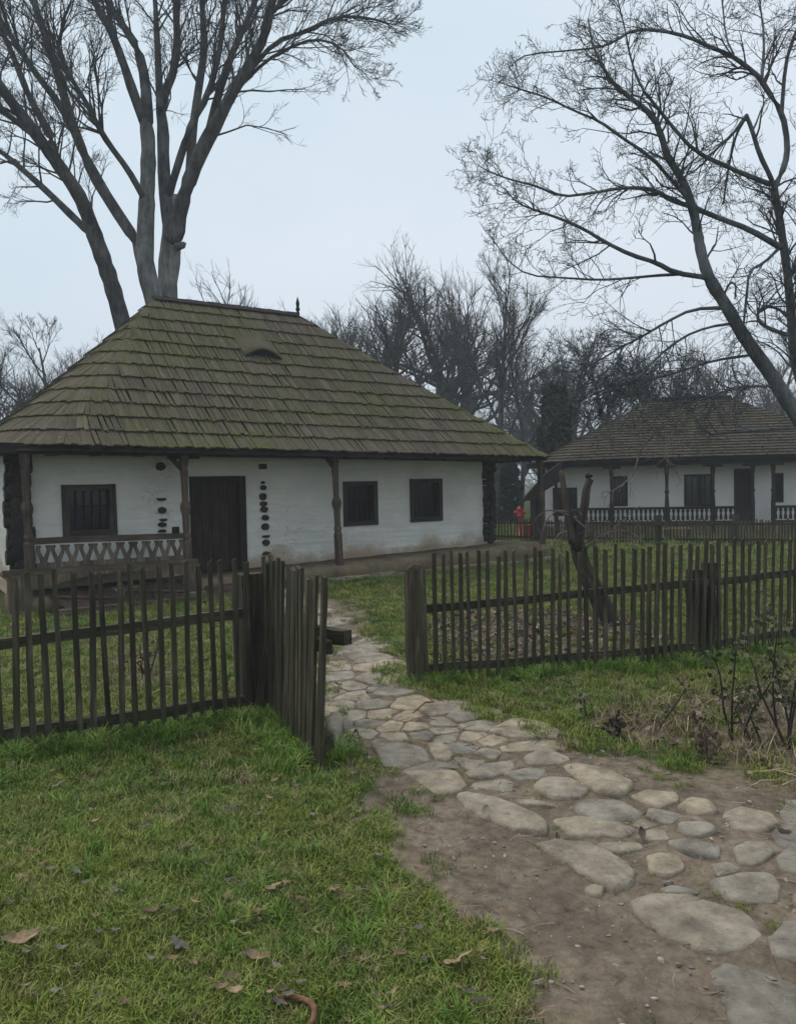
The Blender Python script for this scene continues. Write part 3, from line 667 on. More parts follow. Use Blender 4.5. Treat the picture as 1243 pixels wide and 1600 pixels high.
mb=MB(); e=g1-gf*.07+Z3*.745; mb.beam(e-gd*.25,e+V3([.11,.02,0]),.085,.06,Z3,3,.004); mb.build('rail_end',M_FENCE,gate)
lp=MB(); a=hp+V3([.08,-.08,0.02]); lp.beam(a+V3([-.06,0,0]),a+V3([.14,.06,1.08]),.05,.03,dv,4,.004); tag(lp.build('loose_picket',M_FENCE),'loose slanted picket leaning against the gate post between fence and gate','picket')
# right fence
RA,RB,RC=Gp(668,1066),Gp(1106,1034),Gp(1330,988)
RF=thing('picket_fence',RA,'long picket fence right of the gate opening with a thick square end post','picket fence')
d1=nrm(RB-RA); d2=nrm(RC-RB); f1=V3([d1[1],-d1[0],0]); f2=V3([d2[1],-d2[0],0])
for A_,B_,f_,z in ((RA,RB,f1,((.10,.60),(.12,.69))),(RB,RC,f2,((.12,.69),(.12,.70)))):
    for q in range(2):
        mb=MB(); mb.beam(A_+Z3*z[0][q]-f_*.035,B_+Z3*z[1][q]-f_*.035,.065,.045,Z3,8,.007); mb.build('rail',M_FENCE,RF)
px=681
while px<1300:
    s=px<1106; A_,B_,f_,d_=(RA,RB,f1,d1) if s else (RB,RC,f2,d2)
    p=online(px,A_,B_); picket(RF,p+V3([0,0,-.05])+f_*random.uniform(0,.006),1.10+random.uniform(-.04,.03),math.atan2(d_[1],d_[0]),random.uniform(-.012,.02)+.03*(px-680)/600,random.uniform(.64,.86))
    px+=random.uniform(12.5,15.5) if px<1000 else random.uniform(10.5,13)
ep=Gp(652,1066)
mb=MB(); mb.beam(ep+V3([0,0,-.1]),ep+V3([.0,0,.94]),.165,.13,d1,6,.006,.93); mb.beam(ep+V3([0.01,0,.94]),ep+V3([.015,0,.97]),.13,.10,d1,1,.006,.6); mb.build('post',M_FENCE,RF)
pp=Gp(1106,1034)-f1*.10
mb=MB(); mb.beam(pp+V3([-.03,0,-.1]),pp+V3([-.03,0,.80]),.19,.12,d1,5,.01,.93); mb.beam(pp+V3([.06,0,-.1]),pp+V3([.065,0,.86]),.09,.11,d1,5,.008,.95); mb.build('post',M_FENCE,RF)
# far fence in front of the second house
FA,FB,FC=Gp(772,846),Gp(1031,850),Gp(1290,853)
FF_=thing('picket_fence',FA,'low brown picket fence in the background before the second farmhouse','picket fence')
fy=V3([0,-1,0])
for A_,B_ in ((FA,FB),(FB,FC)):
    for z in (.12,.50):
        mb=MB(); mb.beam(A_+Z3*z+V3([0,.05,0]),B_+Z3*z+V3([0,.05,0]),.06,.05,Z3,3,.004); mb.build('rail',M_FENCE,FF_)
px=774
while px<1285:
    A_,B_=(FA,FB) if px<1031 else (FB,FC)
    p=online(px,A_,B_); picket(FF_,p,.60+random.uniform(-.03,.03),math.atan2((B_-A_)[1],(B_-A_)[0]),random.uniform(-.03,.03),random.uniform(.8,1.05)); px+=random.uniform(4.3,5.6)
for px in (848,1031,1152):
    p=Gp(px,850); mb=MB(); mb.beam(p+V3([0,.12,-.05]),p+V3([0,.12,.72]),.13,.12,V3([1,0,0]),2,.005); mb.build('post',M_FENCE,FF_)
# ---------------------------------------------------------------- second house
Y2=22.8; HA2=np.array([4.4,Y2]); u2=nrm([1,-.2,0]); n2=np.array([u2[1],-u2[0],0])
def H2(u,n,z): return np.array([HA2[0],HA2[1],0])+u2*u+n2*n+Z3*z
def W2(px,py,nn=0.0):
    A3=np.array([HA2[0],HA2[1],0]); d=ray(px,py); t=(nn-np.dot(o_-A3,n2))/np.dot(d,n2); p=o_+d*t; return float(np.dot(p-A3,u2)),p[2]
h2=thing('farmhouse',H2(4,0,0),'second whitewashed farmhouse with a dark shingle roof and long gallery, behind the right fence','farmhouse')
u20=W2(851,790)[0]; u21=W2(1300,790)[0]+.6; z2t=W2(1040,717,1.25)[1]+.12
w2=[(863,762,901,806),(953,744,980,791),(1068,741,1114,791),(1208,739,1223,785)]; hl=[]
for x0,y0,x1,y1 in w2:
    cx=(x0+x1)/2; hl.append((W2(x0,770)[0],W2(x1,770)[0],W2(cx,y1)[1],W2(cx,y0)[1]))
hl.append((W2(1146,770)[0],W2(1176,770)[0],.25,W2(1160,732)[1]))
mb=MB()
for a,b,c,d in wallparts(u20,u21,0,z2t,hl): mb.box(H2(a,0,c),u2*(b-a),-n2*.25,Z3*(d-c))
mb.build('wall',M_PLAST2,h2)
for uu in (u20,u21-.25):
    mb=MB(); mb.box(H2(uu,-.25,0),u2*.25,-n2*4.5,Z3*z2t); mb.build('wall',M_PLAST2,h2)
mb=MB(); mb.box(H2(u20,-4.75,0),u2*(u21-u20),-n2*.25,Z3*z2t); mb.build('wall',M_PLAST2,h2)
for a,b,c,d in hl[:4]:
    fr=MB(); w=.06
    fr.box(H2(a,.02,c),u2*w,-n2*.15,Z3*(d-c)); fr.box(H2(b-w,.02,c),u2*w,-n2*.15,Z3*(d-c)); fr.box(H2(a+w,.023,c),u2*(b-a-2*w),-n2*.15,Z3*w); fr.box(H2(a+w,.023,d-w),u2*(b-a-2*w),-n2*.15,Z3*w)
    if b-a>.6: fr.box(H2((a+b)/2-.02,0,c+w),u2*.04,-n2*.05,Z3*(d-c-2*w))
    wdo=fr.build('window',M_DARK,h2); g=MB(); g.box(H2(a+w,-.07,c+w),u2*(b-a-2*w),-n2*.01,Z3*(d-c-2*w)); g.build('pane',M_GLASS,wdo)
    for q in (1,2,3):
        g=MB(); g.box(H2(a+w+(b-a-2*w)*q/4-.01,-.03,c+w),u2*.02,-n2*.02,Z3*(d-c-2*w)); g.build('bar',M_DARK,wdo)
a,b,c,d=hl[4]; fr=MB(); fr.box(H2(a,.03,c),u2*.07,-n2*.2,Z3*(d-c)); fr.box(H2(b-.07,.03,c),u2*.07,-n2*.2,Z3*(d-c)); fr.box(H2(a+.07,.033,d-.07),u2*(b-a-.14),-n2*.2,Z3*.07); dr=fr.build('door',M_DARK,h2)
g=MB(); g.box(H2(a+.07,-.05,c),u2*(b-a-.14),-n2*.04,Z3*(d-c-.07)); g.build('door_leaf',M_DARK,dr)
GN=.9
mb=MB(); mb.box(H2(u20-.1,.0,0),u2*(u21-u20),n2*GN,Z3*.28); mb.build('gallery_floor',M_CLAY,h2)
mb=MB(); mb.beam(H2(u20-.5,GN-.05,z2t-.22),H2(u21+.5,GN-.05,z2t-.22),.14,.14,n2); mb.build('eave_beam',M_DARK,h2)
posts2=[]
for px in (868,955,1041,1113,1175,1207,1262):
    uu=W2(px,770,GN-.05)[0]; mb=MB(); mb.tube([H2(uu,GN-.05,z) for z in (.1,.9,1.2,1.25,1.3,1.7,1.8,z2t-.25)],[.065,.065,.045,.075,.045,.05,.07,.07],6); po=mb.build('gallery_post',M_DARK,h2); posts2.append(uu)
    mb=MB(); mb.beam(H2(uu-.25,GN-.05,z2t-.32),H2(uu+.25,GN-.05,z2t-.32),.08,.07,n2); mb.build('bracket',M_DARK,po)
zr=W2(1040,794,GN)[1]
for a,b in ((posts2[0]+.3,posts2[4]-.05),(posts2[5],posts2[6]+.8)):
    mb=MB(); mb.beam(H2(a,GN,zr),H2(b,GN,zr),.06,.07,n2); rl=mb.build('railing',M_DARK,h2)
    mb=MB(); mb.beam(H2(a,GN,zr-.40),H2(b,GN,zr-.40),.06,.16,Z3); mb.build('lower_rail',M_DARK,rl)
    bl=MB(); u=a+.05
    while u<b:
        ztop=zr-.03
        for (z0_,z1_,w_) in ((zr-.34,zr-.22,.075),(zr-.22,zr-.12,.05),(zr-.12,zr-.03,.085)): bl.box(H2(u-w_/2,GN-.01,z0_),u2*w_,n2*.025,Z3*(z1_-z0_))
        u+=.125
    o=bl.build('baluster_row',M_DARK,rl); o['kind']='stuff'
E2=(u20-.45,u21+.6,-6.2,GN+.35); rc=-2.6
def ridgeu(px,nn): return W2(px,640,nn)[0]
RG2=(ridgeu(1020,rc),ridgeu(1137,rc),rc); zr2=W2(1080,624,rc)[1]
zz0=W2(1040,717,E2[3])[1]
rf2,it2=roof(H2,h2,E2,RG2,(lambda u: zz0-.02*max(0,2.2-u)),zr2,22,.085,M_SH2,(1.0,.5,.4,.6),0,bow=.15)
place_shingles(rf2,it2,M_SH2,0,.018)
mb=MB(); mb.box(H2(RG2[0]-.05,rc-.12,zr2),u2*(RG2[1]-RG2[0]+.1),n2*.24,Z3*.09,.01); mb.build('ridge_cap',M_DARK,rf2)
# lean-to / cellar porch at the left of the second house
sh=thing('cellar_shed',D(842,800,20.7)*np.array([1,1,0]),'small dark steep roofed timber shed at the left end of the far farmhouse','shed')
mb=MB(); a,b,c=D(817,780,20.5),D(850,742,20.5),D(878,720,20.5); dk_=V3([.2,1.3,0])
mb.prism([a,b,c,c+V3([-.05,0,-.55]),b+V3([-.02,0,-.45]),a+V3([0.45,0,-.02]),a+V3([0,0,-.06])],dk_); mb.build('roof',M_DARK,sh)
for px,y0 in ((832,776),(843,765)):
    mb=MB(); mb.beam(D(px+1,850,20.6),D(px,y0-6,20.6),.13,.13,V3([1,0,0]),3,.01); mb.build('post',M_DARK,sh)
mb=MB(); p=D(829,845,20.8); q=D(847,775,20.8); mb.box([p[0],20.8,0],[q[0]-p[0],0,0],[0,.05,0],[0,0,q[2]]); mb.build('boarding',M_DARK,sh)
# bench plank
bt=Gp(1058,843); bench=thing('bench',bt,'pale plank bench standing behind the far picket fence','bench')
bw=.36
p=D(1058,826,bt[1]); mb=MB(); mb.beam(p+V3([-bw,0,0]),p+V3([bw,0,0]),.22,.04,V3([0,1,0])); mb.build('seat',M_LIGHTWOOD,bench)
for s in (-1,1):
    mb=MB(); mb.beam([p[0]+s*bw*.8,p[1],0],[p[0]+s*bw*.8,p[1],p[2]-.02],.2,.05,V3([0,1,0])); mb.build('leg',M_WOOD,bench)
# hydrant
hb=Gp(812,838); hy=thing('fire_hydrant',hb,'bright red fire hydrant behind the far picket fence, past the right end of the roof','hydrant')
hh_=D(812,790,hb[1])[2]
mb=MB(); pr=[(0,.11),(.04,.11),(.05,.07),(.62,.07),(.64,.095),(.70,.095),(.72,.075),(.86,.075),(.88,.09),(.93,.06),(.97,.03),(1,.03)]
mb.tube([hb+Z3*hh_*f for f,_ in pr],[r for _,r in pr],12); mb.build('barrel',M_RED,hy,True)
for s in (-1,1):
    mb=MB(); mb.tube([hb+Z3*hh_*.78,hb+V3([s*.13,0,hh_*.78])],[.045,.045],8); mb.tube([hb+V3([s*.13,0,hh_*.78]),hb+V3([s*.17,0,hh_*.78])],[.06,.06],8); mb.build('outlet_cap',M_RED,hy)
hb2=Gp(826,842); v2=thing('valve_box',hb2,'low red valve box on the ground right of the red hydrant','valve box')
mb=MB(); mb.box(hb2+V3([-.12,0,0]),[.24,0,0],[0,.2,0],[0,0,.34]); mb.build('body',M_RED,v2); mb=MB(); mb.box(hb2+V3([-.14,-.02,.34]),[.28,0,0],[0,.24,0],[0,0,.05]); mb.build('lid',M_RED,v2)
# ---------------------------------------------------------------- path stones
path=bpy.data.objects.new('stone_path',None); COL.objects.link(path); path['kind']='structure'
def stone(poly,h=.035,parent=path,ch=.2):
    P=np.array(poly)[:,:2]; c=P.mean(0); n=len(P)
    # smooth closed curve through points (Chaikin), then jitter
    for _ in range(2):
        Q=np.empty((2*len(P),2)); nx_=np.roll(P,-1,0); Q[0::2]=P*(1-ch)+nx_*ch; Q[1::2]=P*ch+nx_*(1-ch); P=Q
    sz=math.sqrt(abs(np.sum(P[:,0]*np.roll(P[:,1],-1)-P[:,1]*np.roll(P[:,0],-1)))/2)
    P=P+RNG.normal(0,.013*sz,P.shape); m=len(P); V=[];Fc=[]
    zc=gtop(*c); tlt=RNG.normal(0,.012,2); h=h*min(1.3,.6+sz)
    rings=[(1.0,-.05),(1.01,-.004),(.985,h*.45),(.94,h*.75),(.82,h*.95),(.5,h*1.06)]
    for s,z in rings:
        for k,p in enumerate(P):
            q=c+(p-c)*s; V.append((q[0],q[1],zc+z+(q-c)@tlt*(z>0)+(.003*math.sin(q[0]*31)+.003*math.cos(q[1]*27))*(z>0.01)))
    V.append((c[0],c[1],zc+h*1.08))
    for r in range(len(rings)-1):
        for k in range(m): q=(k+1)%m; Fc.append((r*m+k,r*m+q,(r+1)*m+q,(r+1)*m+k))
    l=(len(rings)-1)*m
    for k in range(m): Fc.append((l+k,l+(k+1)%m,len(V)-1))
    o=link_mesh('stone',V,Fc,M_STONE,None,None,parent,True); return o
BIG=[[(580,1157),(605,1155),(665,1170),(668,1186),(625,1199),(600,1197),(590,1175)],[(667,1160),(690,1160),(708,1178),(700,1187),(680,1186)],
[(633,1205),(660,1200),(710,1203),(727,1222),(715,1233),(680,1237)],[(714,1240),(730,1236),(800,1250),(850,1278),(850,1292),(800,1290),(740,1268)],
[(838,1312),(870,1305),(930,1312),(985,1345),(985,1370),(955,1383),(900,1350)],[(985,1400),(1010,1388),(1080,1388),(1160,1415),(1185,1445),(1170,1468),(1110,1474),(1040,1450)],
[(1110,1510),(1135,1496),(1180,1505),(1243,1530),(1300,1580),(1290,1640),(1220,1640),(1150,1590)],[(1105,1375),(1150,1360),(1205,1362),(1220,1385),(1210,1408),(1150,1402)],
[(862,1275),(900,1271),(970,1280),(992,1292),(975,1302),(900,1300)],[(893,1258),(915,1246),(970,1250),(1003,1268),(985,1280),(925,1277)],
[(880,1200),(900,1195),(960,1210),(988,1228),(965,1243),(920,1233)],[(832,1232),(850,1215),(900,1218),(920,1235),(900,1246),(860,1245)],
[(818,1185),(850,1170),(890,1187),(870,1196),(825,1195)],[(725,1205),(760,1192),(800,1188),(803,1200),(770,1212),(735,1210)],
[(1128,1272),(1150,1262),(1200,1268),(1215,1285),(1190,1299),(1145,1295)],[(1058,1262),(1075,1247),(1105,1250),(1120,1268),(1085,1276)],
[(1145,1325),(1165,1313),(1195,1315),(1208,1330),(1180,1348),(1155,1345)],[(1205,1300),(1230,1288),(1265,1290),(1275,1310),(1245,1325),(1215,1320)],
[(1008,1335),(1030,1325),(1060,1330),(1068,1348),(1040,1360),(1015,1352)],[(1040,1312),(1070,1308),(1125,1318),(1120,1338),(1075,1330)],
[(985,1243),(1010,1235),(1055,1238),(1060,1250),(1030,1262)],[(1212,1340),(1235,1328),(1280,1335),(1290,1362),(1245,1368),(1220,1358)],
[(1200,1460),(1225,1435),(1280,1440),(1300,1480),(1250,1490),(1210,1480)],[(1060,1286),(1100,1285),(1120,1298),(1085,1306),(1058,1300)],
[(930,1315),(955,1310),(1000,1313),(1005,1322),(960,1325)],[(912,1380),(925,1372),(945,1378),(938,1388),(918,1387)],
[(1235,1405),(1260,1385),(1310,1395),(1310,1425),(1260,1430)],[(870,1255),(820,1255),(800,1247),(840,1248)],
[(1030,1380),(1050,1374),(1095,1380),(1085,1386),(1040,1386)]]
BW=[[G(*p) for p in b] for b in BIG]
for b in BW:
    c_=np.mean(b,0); stone([c_+(q-c_)*1.07 for q in b],.024,path,random.uniform(.1,.19))
# flagstones near the gate: cells round the traced centres
SITES=[(445,940),(470,952),(425,925),(505,968),(470,975),(520,1000),(560,1003),(530,1015),(510,1020),(555,1030),(525,1042),(575,1040),(530,1055),(580,1060),(545,1068),(610,1060),(515,1075),(560,1084),(598,1080),(530,1098),(580,1097),(640,1100),(510,1110),(545,1113),(600,1112),(640,1118),(680,1112),(525,1130),(580,1127),(610,1132),(650,1134),(560,1143),(620,1150),(690,1130),(720,1125),(660,1146),(700,1150),(745,1136),(735,1152),(690,1142),(530,1150),(725,1170),(770,1160),(760,1178),(800,1170),(740,1188),(805,1185),(690,1195),(795,1148),(780,1222),(770,1240),(820,1210),(700,1210),(830,1225),(640,1160),(600,1165),(1025,1272),(1030,1300),(890,1315),(1130,1300),(1000,1375),(1085,1352),(1135,1350),(1235,1270),(1160,1308),(985,1340),(1190,1430),(820,1280),(790,1275),(835,1262),(950,1250),(1000,1285),(940,1300)]
S=np.array([Gp(*s)[:2] for s in SITES])
def clip(poly,p,q,gap):
    d=q-p; L=np.linalg.norm(d); d=d/L; m_=p+d*(L/2-gap); out=[]
    for i in range(len(poly)):
        a,b=poly[i],poly[(i+1)%len(poly)]; da=(a-m_)@d; db=(b-m_)@d
        if da<=0: out.append(a)
        if da*db<0: out.append(a+(b-a)*(da/(da-db)))
    return out
bigc=[np.array(b)[:,:2] for b in BW]
for i,s in enumerate(S):
    if any(sdf(b,np.array([s[0]]),np.array([s[1]]))[0]<.05 for b in bigc): continue
    R_=.17+.02*s[1]; poly=[s+R_*np.array([1.25*math.cos(a),math.sin(a)]) for a in np.linspace(0,2*math.pi,11)[:-1]]
    for j,q in enumerate(S):
        if j!=i and np.linalg.norm(q-s)<1.4: poly=clip(poly,s,q,.005+random.random()*.006)
        if len(poly)<3: break
    for b in bigc:
        dd=np.linalg.norm(b-s,axis=1); q=b[np.argmin(dd)]
        if len(poly)>=3 and dd.min()<.6: 
            qq=s+(q-s)*2; poly=clip(poly,s,qq,.02)
    if len(poly)>=3: stone(poly,.010,path,.11)
# ---------------------------------------------------------------- instanced ground cover (geometry nodes)
def src_collection(name,builders,mat):
    c=bpy.data.collections.new(name)
    for i,(V,Fc,R_) in enumerate(builders):
        me=bpy.data.meshes.new(name); me.from_pydata(V,[],Fc); me.materials.append(mat)
        a=me.attributes.new('rnd','FLOAT','POINT'); a.data.foreach_set('value',R_)
        ob=bpy.data.objects.new('%s_source'%name,me); c.objects.link(ob)
    return c
def scatter(name,pts,rot,scl,idx,coll):
    me=bpy.data.meshes.new(name); me.vertices.add(len(pts)); me.vertices.foreach_set('co',np.asarray(pts,float).ravel())
    for n_,ty,ar,key in (('rot','FLOAT_VECTOR',rot,'vector'),('scl','FLOAT',scl,'value'),('pick','INT',idx,'value')):
        a=me.attributes.new(n_,ty,'POINT'); a.data.foreach_set(key,np.asarray(ar).ravel())
    ob=bpy.data.objects.new(name,me); COL.objects.link(ob); ob['kind']='stuff'
    g=bpy.data.node_groups.new(name,'GeometryNodeTree'); g.interface.new_socket('Geometry',in_out='INPUT',socket_type='NodeSocketGeometry'); g.interface.new_socket('Geometry',in_out='OUTPUT',socket_type='NodeSocketGeometry')
    gi=g.nodes.new('NodeGroupInput'); go=g.nodes.new('NodeGroupOutput'); ip=g.nodes.new('GeometryNodeInstanceOnPoints'); ci=g.nodes.new('GeometryNodeCollectionInfo')
    ci.inputs[0].default_value=coll; ci.inputs['Separate Children'].default_value=True; ci.inputs['Reset Children'].default_value=True; ip.inputs['Pick Instance'].default_value=True
    def na(n_,ty): q=g.nodes.new('GeometryNodeInputNamedAttribute'); q.data_type=ty; q.inputs[0].default_value=n_; return q.outputs[0]
    g.links.new(gi.outputs[0],ip.inputs['Points']); g.links.new(ci.outputs[0],ip.inputs['Instance']); g.links.new(na('pick','INT'),ip.inputs['Instance Index'])
    er=g.nodes.new('FunctionNodeEulerToRotation'); g.links.new(na('rot','FLOAT_VECTOR'),er.inputs[0]); g.links.new(er.outputs[0],ip.inputs['Rotation'])
    g.links.new(na('scl','FLOAT'),ip.inputs['Scale']); g.links.new(ip.outputs[0],go.inputs[0])
    md=ob.modifiers.new('scatter','NODES'); md.node_group=g; return ob
def tuft(nb,rad,h,lean,w=.0022):
    V=[];Fc=[];R_=[]
    for _ in range(nb):
        a=random.random()*6.283; rr=rad*math.sqrt(random.random()); bx,by=rr*math.cos(a),rr*math.sin(a); yaw=random.random()*6.283
        hh=h*random.uniform(.45,1.15); ln=hh*lean*random.uniform(.3,1.6); dx,dy=math.cos(yaw),math.sin(yaw); px_,py_=-dy*w,dx*w; k=len(V)
        V+=[(bx-px_,by-py_,-.01),(bx+px_,by+py_,-.01),(bx+dx*ln*.35+px_*.8,by+dy*ln*.35+py_*.8,hh*.6),(bx+dx*ln*.35-px_*.8,by+dy*ln*.35-py_*.8,hh*.6),(bx+dx*ln,by+dy*ln,hh*.9)]
        Fc+=[(k,k+1,k+2,k+3),(k+3,k+2,k+4)]; R_+=[random.random()]*5
    return V,Fc,R_
GC=src_collection('grass_tuft',[tuft(46,.055,.038,.9,.0019) for _ in range(3)]+[tuft(38,.07,.028,1.3,.0021) for _ in range(2)]+[tuft(24,.05,.07,.7,.0022)],M_GRASS)
def sample(n,y0,y1,xm=1.15):
    """random ground points inside the widened view wedge"""
    y=np.sqrt(RNG.uniform(y0*y0,y1*y1,n)); x=RNG.uniform(-1,1,n)*(.54*y*xm+.35); return x,y
def inside_house(x,y):
    p=np.stack([x,y],-1)-HA; u=p@hu; n=p@hn; a=(u>UL-.3)&(u<UR+.8)&(n<PL+.12)&(n>NB)
    q=(x>HA2[0]-.4)&(y>Y2-1.0-.2*(x-HA2[0]))&(y<Y2+6); return a|q
ptsL=[];sc=[]
for (n,y0,y1,s) in ((15000,1.7,4.0,.85),(17000,4.0,8,1.0),(14000,8,15,1.35),(9000,15,34,2.4)):
    x,y=sample(n,y0,y1); d=dirt(x,y); nn=np.sin(x*3.1+y*2.2)*.5+np.sin(x*7.3-y*5.9)*.3
    bare=.16+.22*nn+.12*np.sin(x*13.7+y*4.1)*np.sin(y*11.3-x*3.7)
    keep=(RNG.random(n)>np.clip(d*1.25-.08,0,1)+np.clip(bare,0,.5))&~inside_house(x,y)
    # footprints of the big stones stay free
    x,y=x[keep],y[keep]; ok=np.ones(len(x),bool)
    if y0<8:
        for b in bigc: ok&=sdf(b,x,y)>.02
    x,y=x[ok],y[ok]; ptsL.append(np.stack([x,y,gz(x,y)-.004],-1)); sc.append(s*RNG.uniform(.6,1.35,len(x)))
q=RNG.uniform([-1.2,1.8],[5.2,9.5],(12000,2)); d=dirt(q[:,0],q[:,1]); nn=np.sin(q[:,0]*4.3+q[:,1]*2.9)+np.sin(q[:,0]*9.1-q[:,1]*7.7)*.6
kk=(d>.3)&(nn+(1-d)*.9>RNG.uniform(-.1,2.4,len(q))); q=q[kk]; sp=np.ones(len(q),bool)
for b in bigc: sp&=sdf(b,q[:,0],q[:,1])>0
q=q[sp]; ptsL.append(np.stack([q[:,0],q[:,1],gz(q[:,0],q[:,1])-.022],-1)); sc.append(RNG.uniform(.25,.7,len(q)))
P=np.concatenate(ptsL); Sx=np.concatenate(sc)
# longer grass near the fence foot
k=len(P); rot=np.stack([RNG.normal(0,.12,k),RNG.normal(0,.12,k),RNG.uniform(0,6.28,k)],-1)
scatter('lawn_grass',P,rot,Sx,RNG.integers(0,6,k),GC)
LC=src_collection('long_grass',[tuft(38,.05,.13,1.1,.0028) for _ in range(5)],M_LONG)
pl=[]
def along(A_,B_,n,sp,off=0):
    f=RNG.random(n); q=A_[None]+(B_-A_)[None]*f[:,None]; dd=nrm(B_-A_); nn=np.array([dd[1],-dd[0],0]); q=q+nn[None]*RNG.normal(off,sp,n)[:,None]; q[:,2]=gz(q[:,0],q[:,1]); return q
pl.append(along(LA,LB,420,.08,.05)); pl.append(along(g0,g1,120,.12,.05)); pl.append(along(RA,RB,220,.09,.06)); pl.append(along(RB,RC,120,.09,.05)); pl.append(ep[None]+RNG.normal(0,.13,(26,3))*np.array([1,1,0]))
x,y=sample(520,2.0,5.2); kk=(dirt(x,y)<.1)&(x<.2)&(np.sin(x*2.3+y*3.1)>.1); pl.append(np.stack([x[kk],y[kk],gz(x[kk],y[kk])],-1))
n_short=len(pl[-1]); pl=np.concatenate(pl); k=len(pl); scatter('long_grass',pl,np.stack([RNG.normal(0,.2,k),RNG.normal(0,.2,k),RNG.uniform(0,6.28,k)],-1),RNG.uniform(.4,1.0,k)*np.where(np.arange(k)<len(pl)-n_short,1,.75),RNG.integers(0,5,k),LC)
# straw in the bed
SCn=src_collection('dry_straw',[tuft(9,.12,.17,1.3,.003) for _ in range(4)],M_STRAW)
def inpoly(poly,n,grow=0.0):
    P_=np.asarray(poly)[:,:2]; lo,hi=P_.min(0),P_.max(0); q=RNG.uniform(lo,hi,(n*4,2)); q=q[sdf(poly,q[:,0],q[:,1])<grow+RNG.normal(0,.06,len(q))]; return q[:n]
q1=inpoly(BED,560); q2=inpoly(TUFT,60); q=np.concatenate([q1,q2]); k=len(q)
scatter('dry_straw',np.stack([q[:,0],q[:,1],gz(q[:,0],q[:,1])],-1),np.stack([RNG.normal(0,.35,k),RNG.normal(0,.35,k),RNG.uniform(0,6.28,k)],-1),RNG.uniform(.35,1.0,k),RNG.integers(0,4,k),SCn)
def leafmesh(L,w,curl,seg=5):
    V=[];Fc=[]
    for i in range(seg+1):
        f=i/seg; ww=w*math.sin(math.pi*(f*.92+.04))**.8*random.uniform(.75,1.15); z=curl*(f-.5)**2*4*random.uniform(.7,1.2)
        V+=[((f-.5)*L,-ww/2,z+.4*curl*random.random()),((f-.5)*L,0,z-.15*curl),((f-.5)*L,ww/2,z+.5*curl*random.random())]
    for i in range(seg):
        for j in range(2): Fc.append((i*3+j,i*3+j+1,i*3+j+4,i*3+j+3))
    return V,Fc,[random.random()]*len(V)
LTC=src_collection('litter_leaf',[leafmesh(.07,.04,.012) for _ in range(6)],M_LITTER)
q=np.concatenate([inpoly(LIT,1500,.1),inpoly(BED,420),inpoly(PATHP,10)]); x,y=sample(260,3,12); kk=~inside_house(x,y); q=np.concatenate([q,np.stack([x[kk],y[kk]],-1)]); k=len(q)
scatter('leaf_litter',np.stack([q[:,0],q[:,1],gz(q[:,0],q[:,1])+RNG.uniform(.01,.04,len(q))],-1),np.stack([RNG.normal(0,.4,k),RNG.normal(0,.4,k),RNG.uniform(0,6.28,k)],-1),RNG.uniform(.5,1.25,k),RNG.integers(0,6,k),LTC)
def pebble():
    V=[];n=6
    for z,r in ((-.5,.6),(0,1),(.45,.62)):
        for i in range(n): a=2*math.pi*i/n; rr=r*random.uniform(.8,1.2); V.append((math.cos(a)*rr*.01,math.sin(a)*rr*.007,z*.009))
    Fc=[(r*n+i,r*n+(i+1)%n,r*n+n+(i+1)%n,r*n+n+i) for r in range(2) for i in range(n)]+[tuple(2*n+i for i in range(n))]; return V,Fc,[.5]*len(V)
PC=src_collection('pebble',[pebble() for _ in range(5)],M_PEB)
q=inpoly(PATHP,2600); k=len(q); Zg=gz(q[:,0],q[:,1])-.018*dirt(q[:,0],q[:,1])
scatter('gravel',np.stack([q[:,0],q[:,1],Zg+.002],-1),np.stack([RNG.normal(0,.4,k),RNG.normal(0,.4,k),RNG.uniform(0,6.28,k)],-1),RNG.gamma(1.6,.32,k)+.15,RNG.integers(0,5,k),PC)
TW=src_collection('twig_bit',[([(-.05,0,0),(0,.004,.003),(.05,-.004,0),(-.05,.003,.002),(0,.007,.004),(.05,0,.002)],[(0,1,4,3),(1,2,5,4)],[.5]*6)],M_LITTER)
q=inpoly(PATHP,1600); k=len(q); scatter('twig_debris',np.stack([q[:,0],q[:,1],gz(q[:,0],q[:,1])-.01],-1),np.stack([RNG.normal(0,.15,k),RNG.normal(0,.15,k),RNG.uniform(0,6.28,k)],-1),RNG.uniform(.3,1.1,k),RNG.integers(0,1,k),TW)
# ---------------------------------------------------------------- fallen leaves as things
def oak(L):
    """lobed leaf outline fan"""
    n=22; V=[(0,0,0)]; 
    for i in range(n):
        a=2*math.pi*i/n; r=(.5+.13*math.cos(5*a)+.06*random.uniform(-1,1))*(1 if abs(math.sin(a))<.5 else .72); V.append((math.cos(a)*r*L,math.sin(a)*r*L*.62,.016*math.cos(2*a)+random.uniform(0,.012)))
    return V,[(0,1+i,1+(i+1)%n) for i in range(n)],[.5]*(n+1)
LM=[]
for q in range(8):
    V,Fc,_=oak(1.0) if q%2 else leafmesh(1.0,.45,.10,7)
    for mt in (M_LEAFB,M_LEAFG):
        me=bpy.data.meshes.new('leaf'); me.from_pydata([(a,b,c*(1 if q%2==0 else 3)) for a,b,c in V],[],Fc); me.materials.append(mt); LM.append((me,q%2,mt is M_LEAFG))
def leaf(px,py,wpx,grey,label,group,flat=True):
    p=Gp(px,py); s=wpx*.9*p[1]/F; c=[m_ for m_ in LM if m_[2]==grey]; me=random.choice(c)[0]
    ob=bpy.data.objects.new('fallen_leaf',me); COL.objects.link(ob); ob.location=(p[0],p[1],p[2]+.043); ob.scale=(s,s,s*1.5); ob.rotation_euler=(random.gauss(0,.22),random.gauss(0,.22),random.uniform(-.6,.6)); tag(ob,label,'leaf',group); return ob
